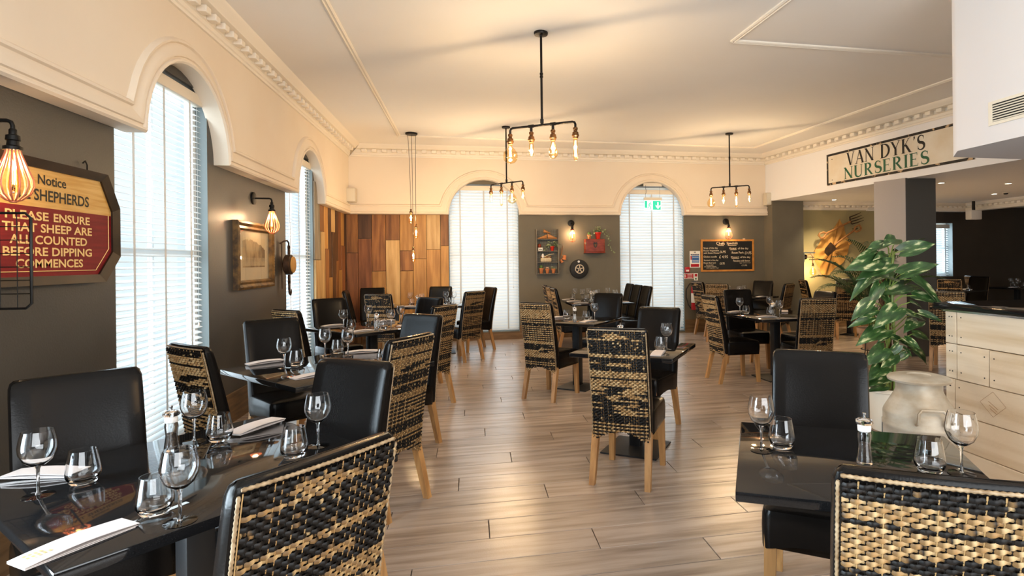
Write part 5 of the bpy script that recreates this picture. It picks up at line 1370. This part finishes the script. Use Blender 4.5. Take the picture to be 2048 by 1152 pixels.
ivy(t, 6, (0, 0, .125), .12, 26, .045, [[(.10, -.04, .17), (.17, -.05, .10), (.21, -.05, -.02), (.20, -.05, -.10), (.25, -.05, -.20), (.29, -.05, -.27)], [(.08, -.05, .16), (.16, -.06, .02)], [(-.08, -.05, .16), (-.12, -.06, .06)]])
t = pot('cactus_pot', 2.16, YW - .09, tb, .042, .078, M['terracotta'], 'round cactus in an orange pot on the wall box', 'plant')
put('cactus', MB().ball((0, 0, .10), .034, 12, 7), M['cactus'], t); ivy(t, 8, (0, -.03, .06), .04, 5, .035, [[(-.02, -.06, -.02), (-.06, -.075, -.07), (-.11, -.075, -.10)]])
# wheel
t = thing('spoked_wheel', 'black rubber wheel with a cream spoked hub on the wall', 'wheel', (1.976, YW, 1.253))
put('tyre', MB().tube([(0, -.0005, 0), (0, -.012, 0), (0, -.05, 0), (0, -.058, 0)], [.165, .178, .172, .15], 40), M['rubber'], t)
rg = MB().tube([(.078 * cos(a), -.062, .078 * sin(a)) for a in [2 * pi * k / 28 for k in range(29)]], .009, 6); put('hub_ring', rg, M['alloy'], t)
for k in range(5): a = .3 + k * 2 * pi / 5; put('spoke', MB().tube([(.018 * cos(a), -.062, .018 * sin(a)), (.073 * cos(a), -.062, .073 * sin(a))], .0095, 6), M['alloy'], t)
put('hub_cap', MB().tube([(0, -.059, 0), (0, -.070, 0)], .026, 16), M['alloy'], t); put('hub_centre', MB().tube([(0, -.0702, 0), (0, -.073, 0)], .011, 12), M['rust'], t)
put('valve_disc', MB().tube([(-.015, -.059, .138), (-.015, -.064, .138)], .021, 14), M['cap'], t)
# ---- apron with fork and spade
def ap(px, py): return (6.801 + (1610 + px / 6.78 - 1630) * .01134, 2.05 - (410 + py / 6.78 - 452) * .0102)
AX, AZ = ap(370, 600)
outl = [(485, 190), (520, 280), (560, 370), (575, 440), (625, 500), (600, 600), (580, 650), (545, 750), (470, 810), (400, 860), (340, 940), (280, 975), (235, 940), (205, 850), (150, 760), (130, 630), (200, 530), (250, 430), (330, 400), (430, 280)]
P_ = [(ap(*q)[0] - AX, ap(*q)[1] - AZ) for q in outl]; dn = []
for i in range(len(P_)):
    a, b = P_[i], P_[(i + 1) % len(P_)]
    for k in range(3): dn.append((a[0] + (b[0] - a[0]) * k / 3, a[1] + (b[1] - a[1]) * k / 3))
m = MB(); n = len(dn); R_ = [.15, .35, .55, .75, .9, 1.0]
m.v.append((0, -.045, 0))
for r in R_:
    for i, (x, z) in enumerate(dn):
        y = -.042 - .020 * sin(x * 26 - z * 11 + .6 * sin(z * 9)) - .014 * sin(x * 9 + z * 24) * r + .022 * r * r
        m.v.append((x * r, min(-.012, y), z * r))
for i in range(n): m.f.append((0, 1 + i, 1 + (i + 1) % n))
for l in range(len(R_) - 1):
    for i in range(n): a = 1 + l * n; m.f.append((a + i, a + n + i, a + n + (i + 1) % n, a + (i + 1) % n))
k0 = len(m.v); base_ = 1 + (len(R_) - 1) * n
for i in range(n): x, y, z = m.v[base_ + i]; m.v.append((x, -.002, z))
for i in range(n): m.f.append((base_ + i, k0 + i, k0 + (i + 1) % n, base_ + (i + 1) % n))
t = thing('canvas_apron', 'tan canvas work apron draped on the olive wall', 'apron', (AX, YW, AZ))
put('cloth', m.mesh('cloth', 60), M['canvas'], t)
def W(px, py, y): x, z = ap(px, py); return (x - AX, y, z - AZ)
put('pocket', MB().tube([W(585, 500, -.07), W(600, 530, -.075)], [.03, .034], 12), M['canvas'], t)
t = thing('garden_fork', 'old garden fork with a wooden D handle across the apron', 'fork', (AX, YW, AZ))
put('shaft', MB().tube([W(255, 385, -.13), W(420, 305, -.13), W(580, 228, -.12)], .020, 10), M['ash'], t)
put('wall_peg', MB().tube([W(590, 238, -.122), W(590, 242, -.0005)], .007, 6), M['castiron'], t)
hd = [W(255, 385, -.13), W(215, 372, -.13), W(165, 385, -.13), W(150, 410, -.13), W(180, 450, -.13), W(215, 440, -.13), W(255, 385, -.13)]
put('handle', MB().tube(hd, .020, 8), M['ash'], t)
cb_ = MB().tube([W(575, 165, -.12), W(580, 228, -.12), W(605, 262, -.12)], .014, 8); put('fork_head', cb_, M['rustiron'], t)
for a, b, c in ((575, 168, (740, 103)), (578, 200, (755, 140)), (588, 230, (778, 172)), (603, 262, (778, 208))):
    put('tine', MB().tube([W(a, b, -.12), W((a + c[0]) / 2, (b + c[1]) / 2 + 4, -.10), W(c[0], c[1], -.09)], [.012, .010, .004], 7), M['rustiron'], t)
t = thing('garden_spade', 'old rusty spade with a wooden D handle across the apron', 'spade', (AX, YW, AZ))
put('shaft', MB().tube([W(610, 350, -.17), W(480, 440, -.17), W(345, 545, -.16)], .019, 10), M['ash'], t)
put('handle', MB().tube([W(610, 350, -.17), W(625, 300, -.17), W(680, 275, -.17), W(705, 320, -.17), W(685, 350, -.17), W(640, 368, -.17), W(610, 350, -.17)], .020, 8), M['ash'], t)
bl = [ap(*q) for q in ((300, 505), (375, 590), (345, 620), (260, 690), (215, 640), (225, 590), (285, 515))]
put('wall_peg', MB().tube([W(660, 318, -.172), W(660, 322, -.0005)], .007, 6).tube([W(612, 352, -.165), W(655, 325, -.165)], .006, 6), M['castiron'], t)
put('blade', MB().wprism([(x - AX, z - AZ) for x, z in bl][::-1], -.165, -.150).mesh('blade', 20), M['rustiron'], t)
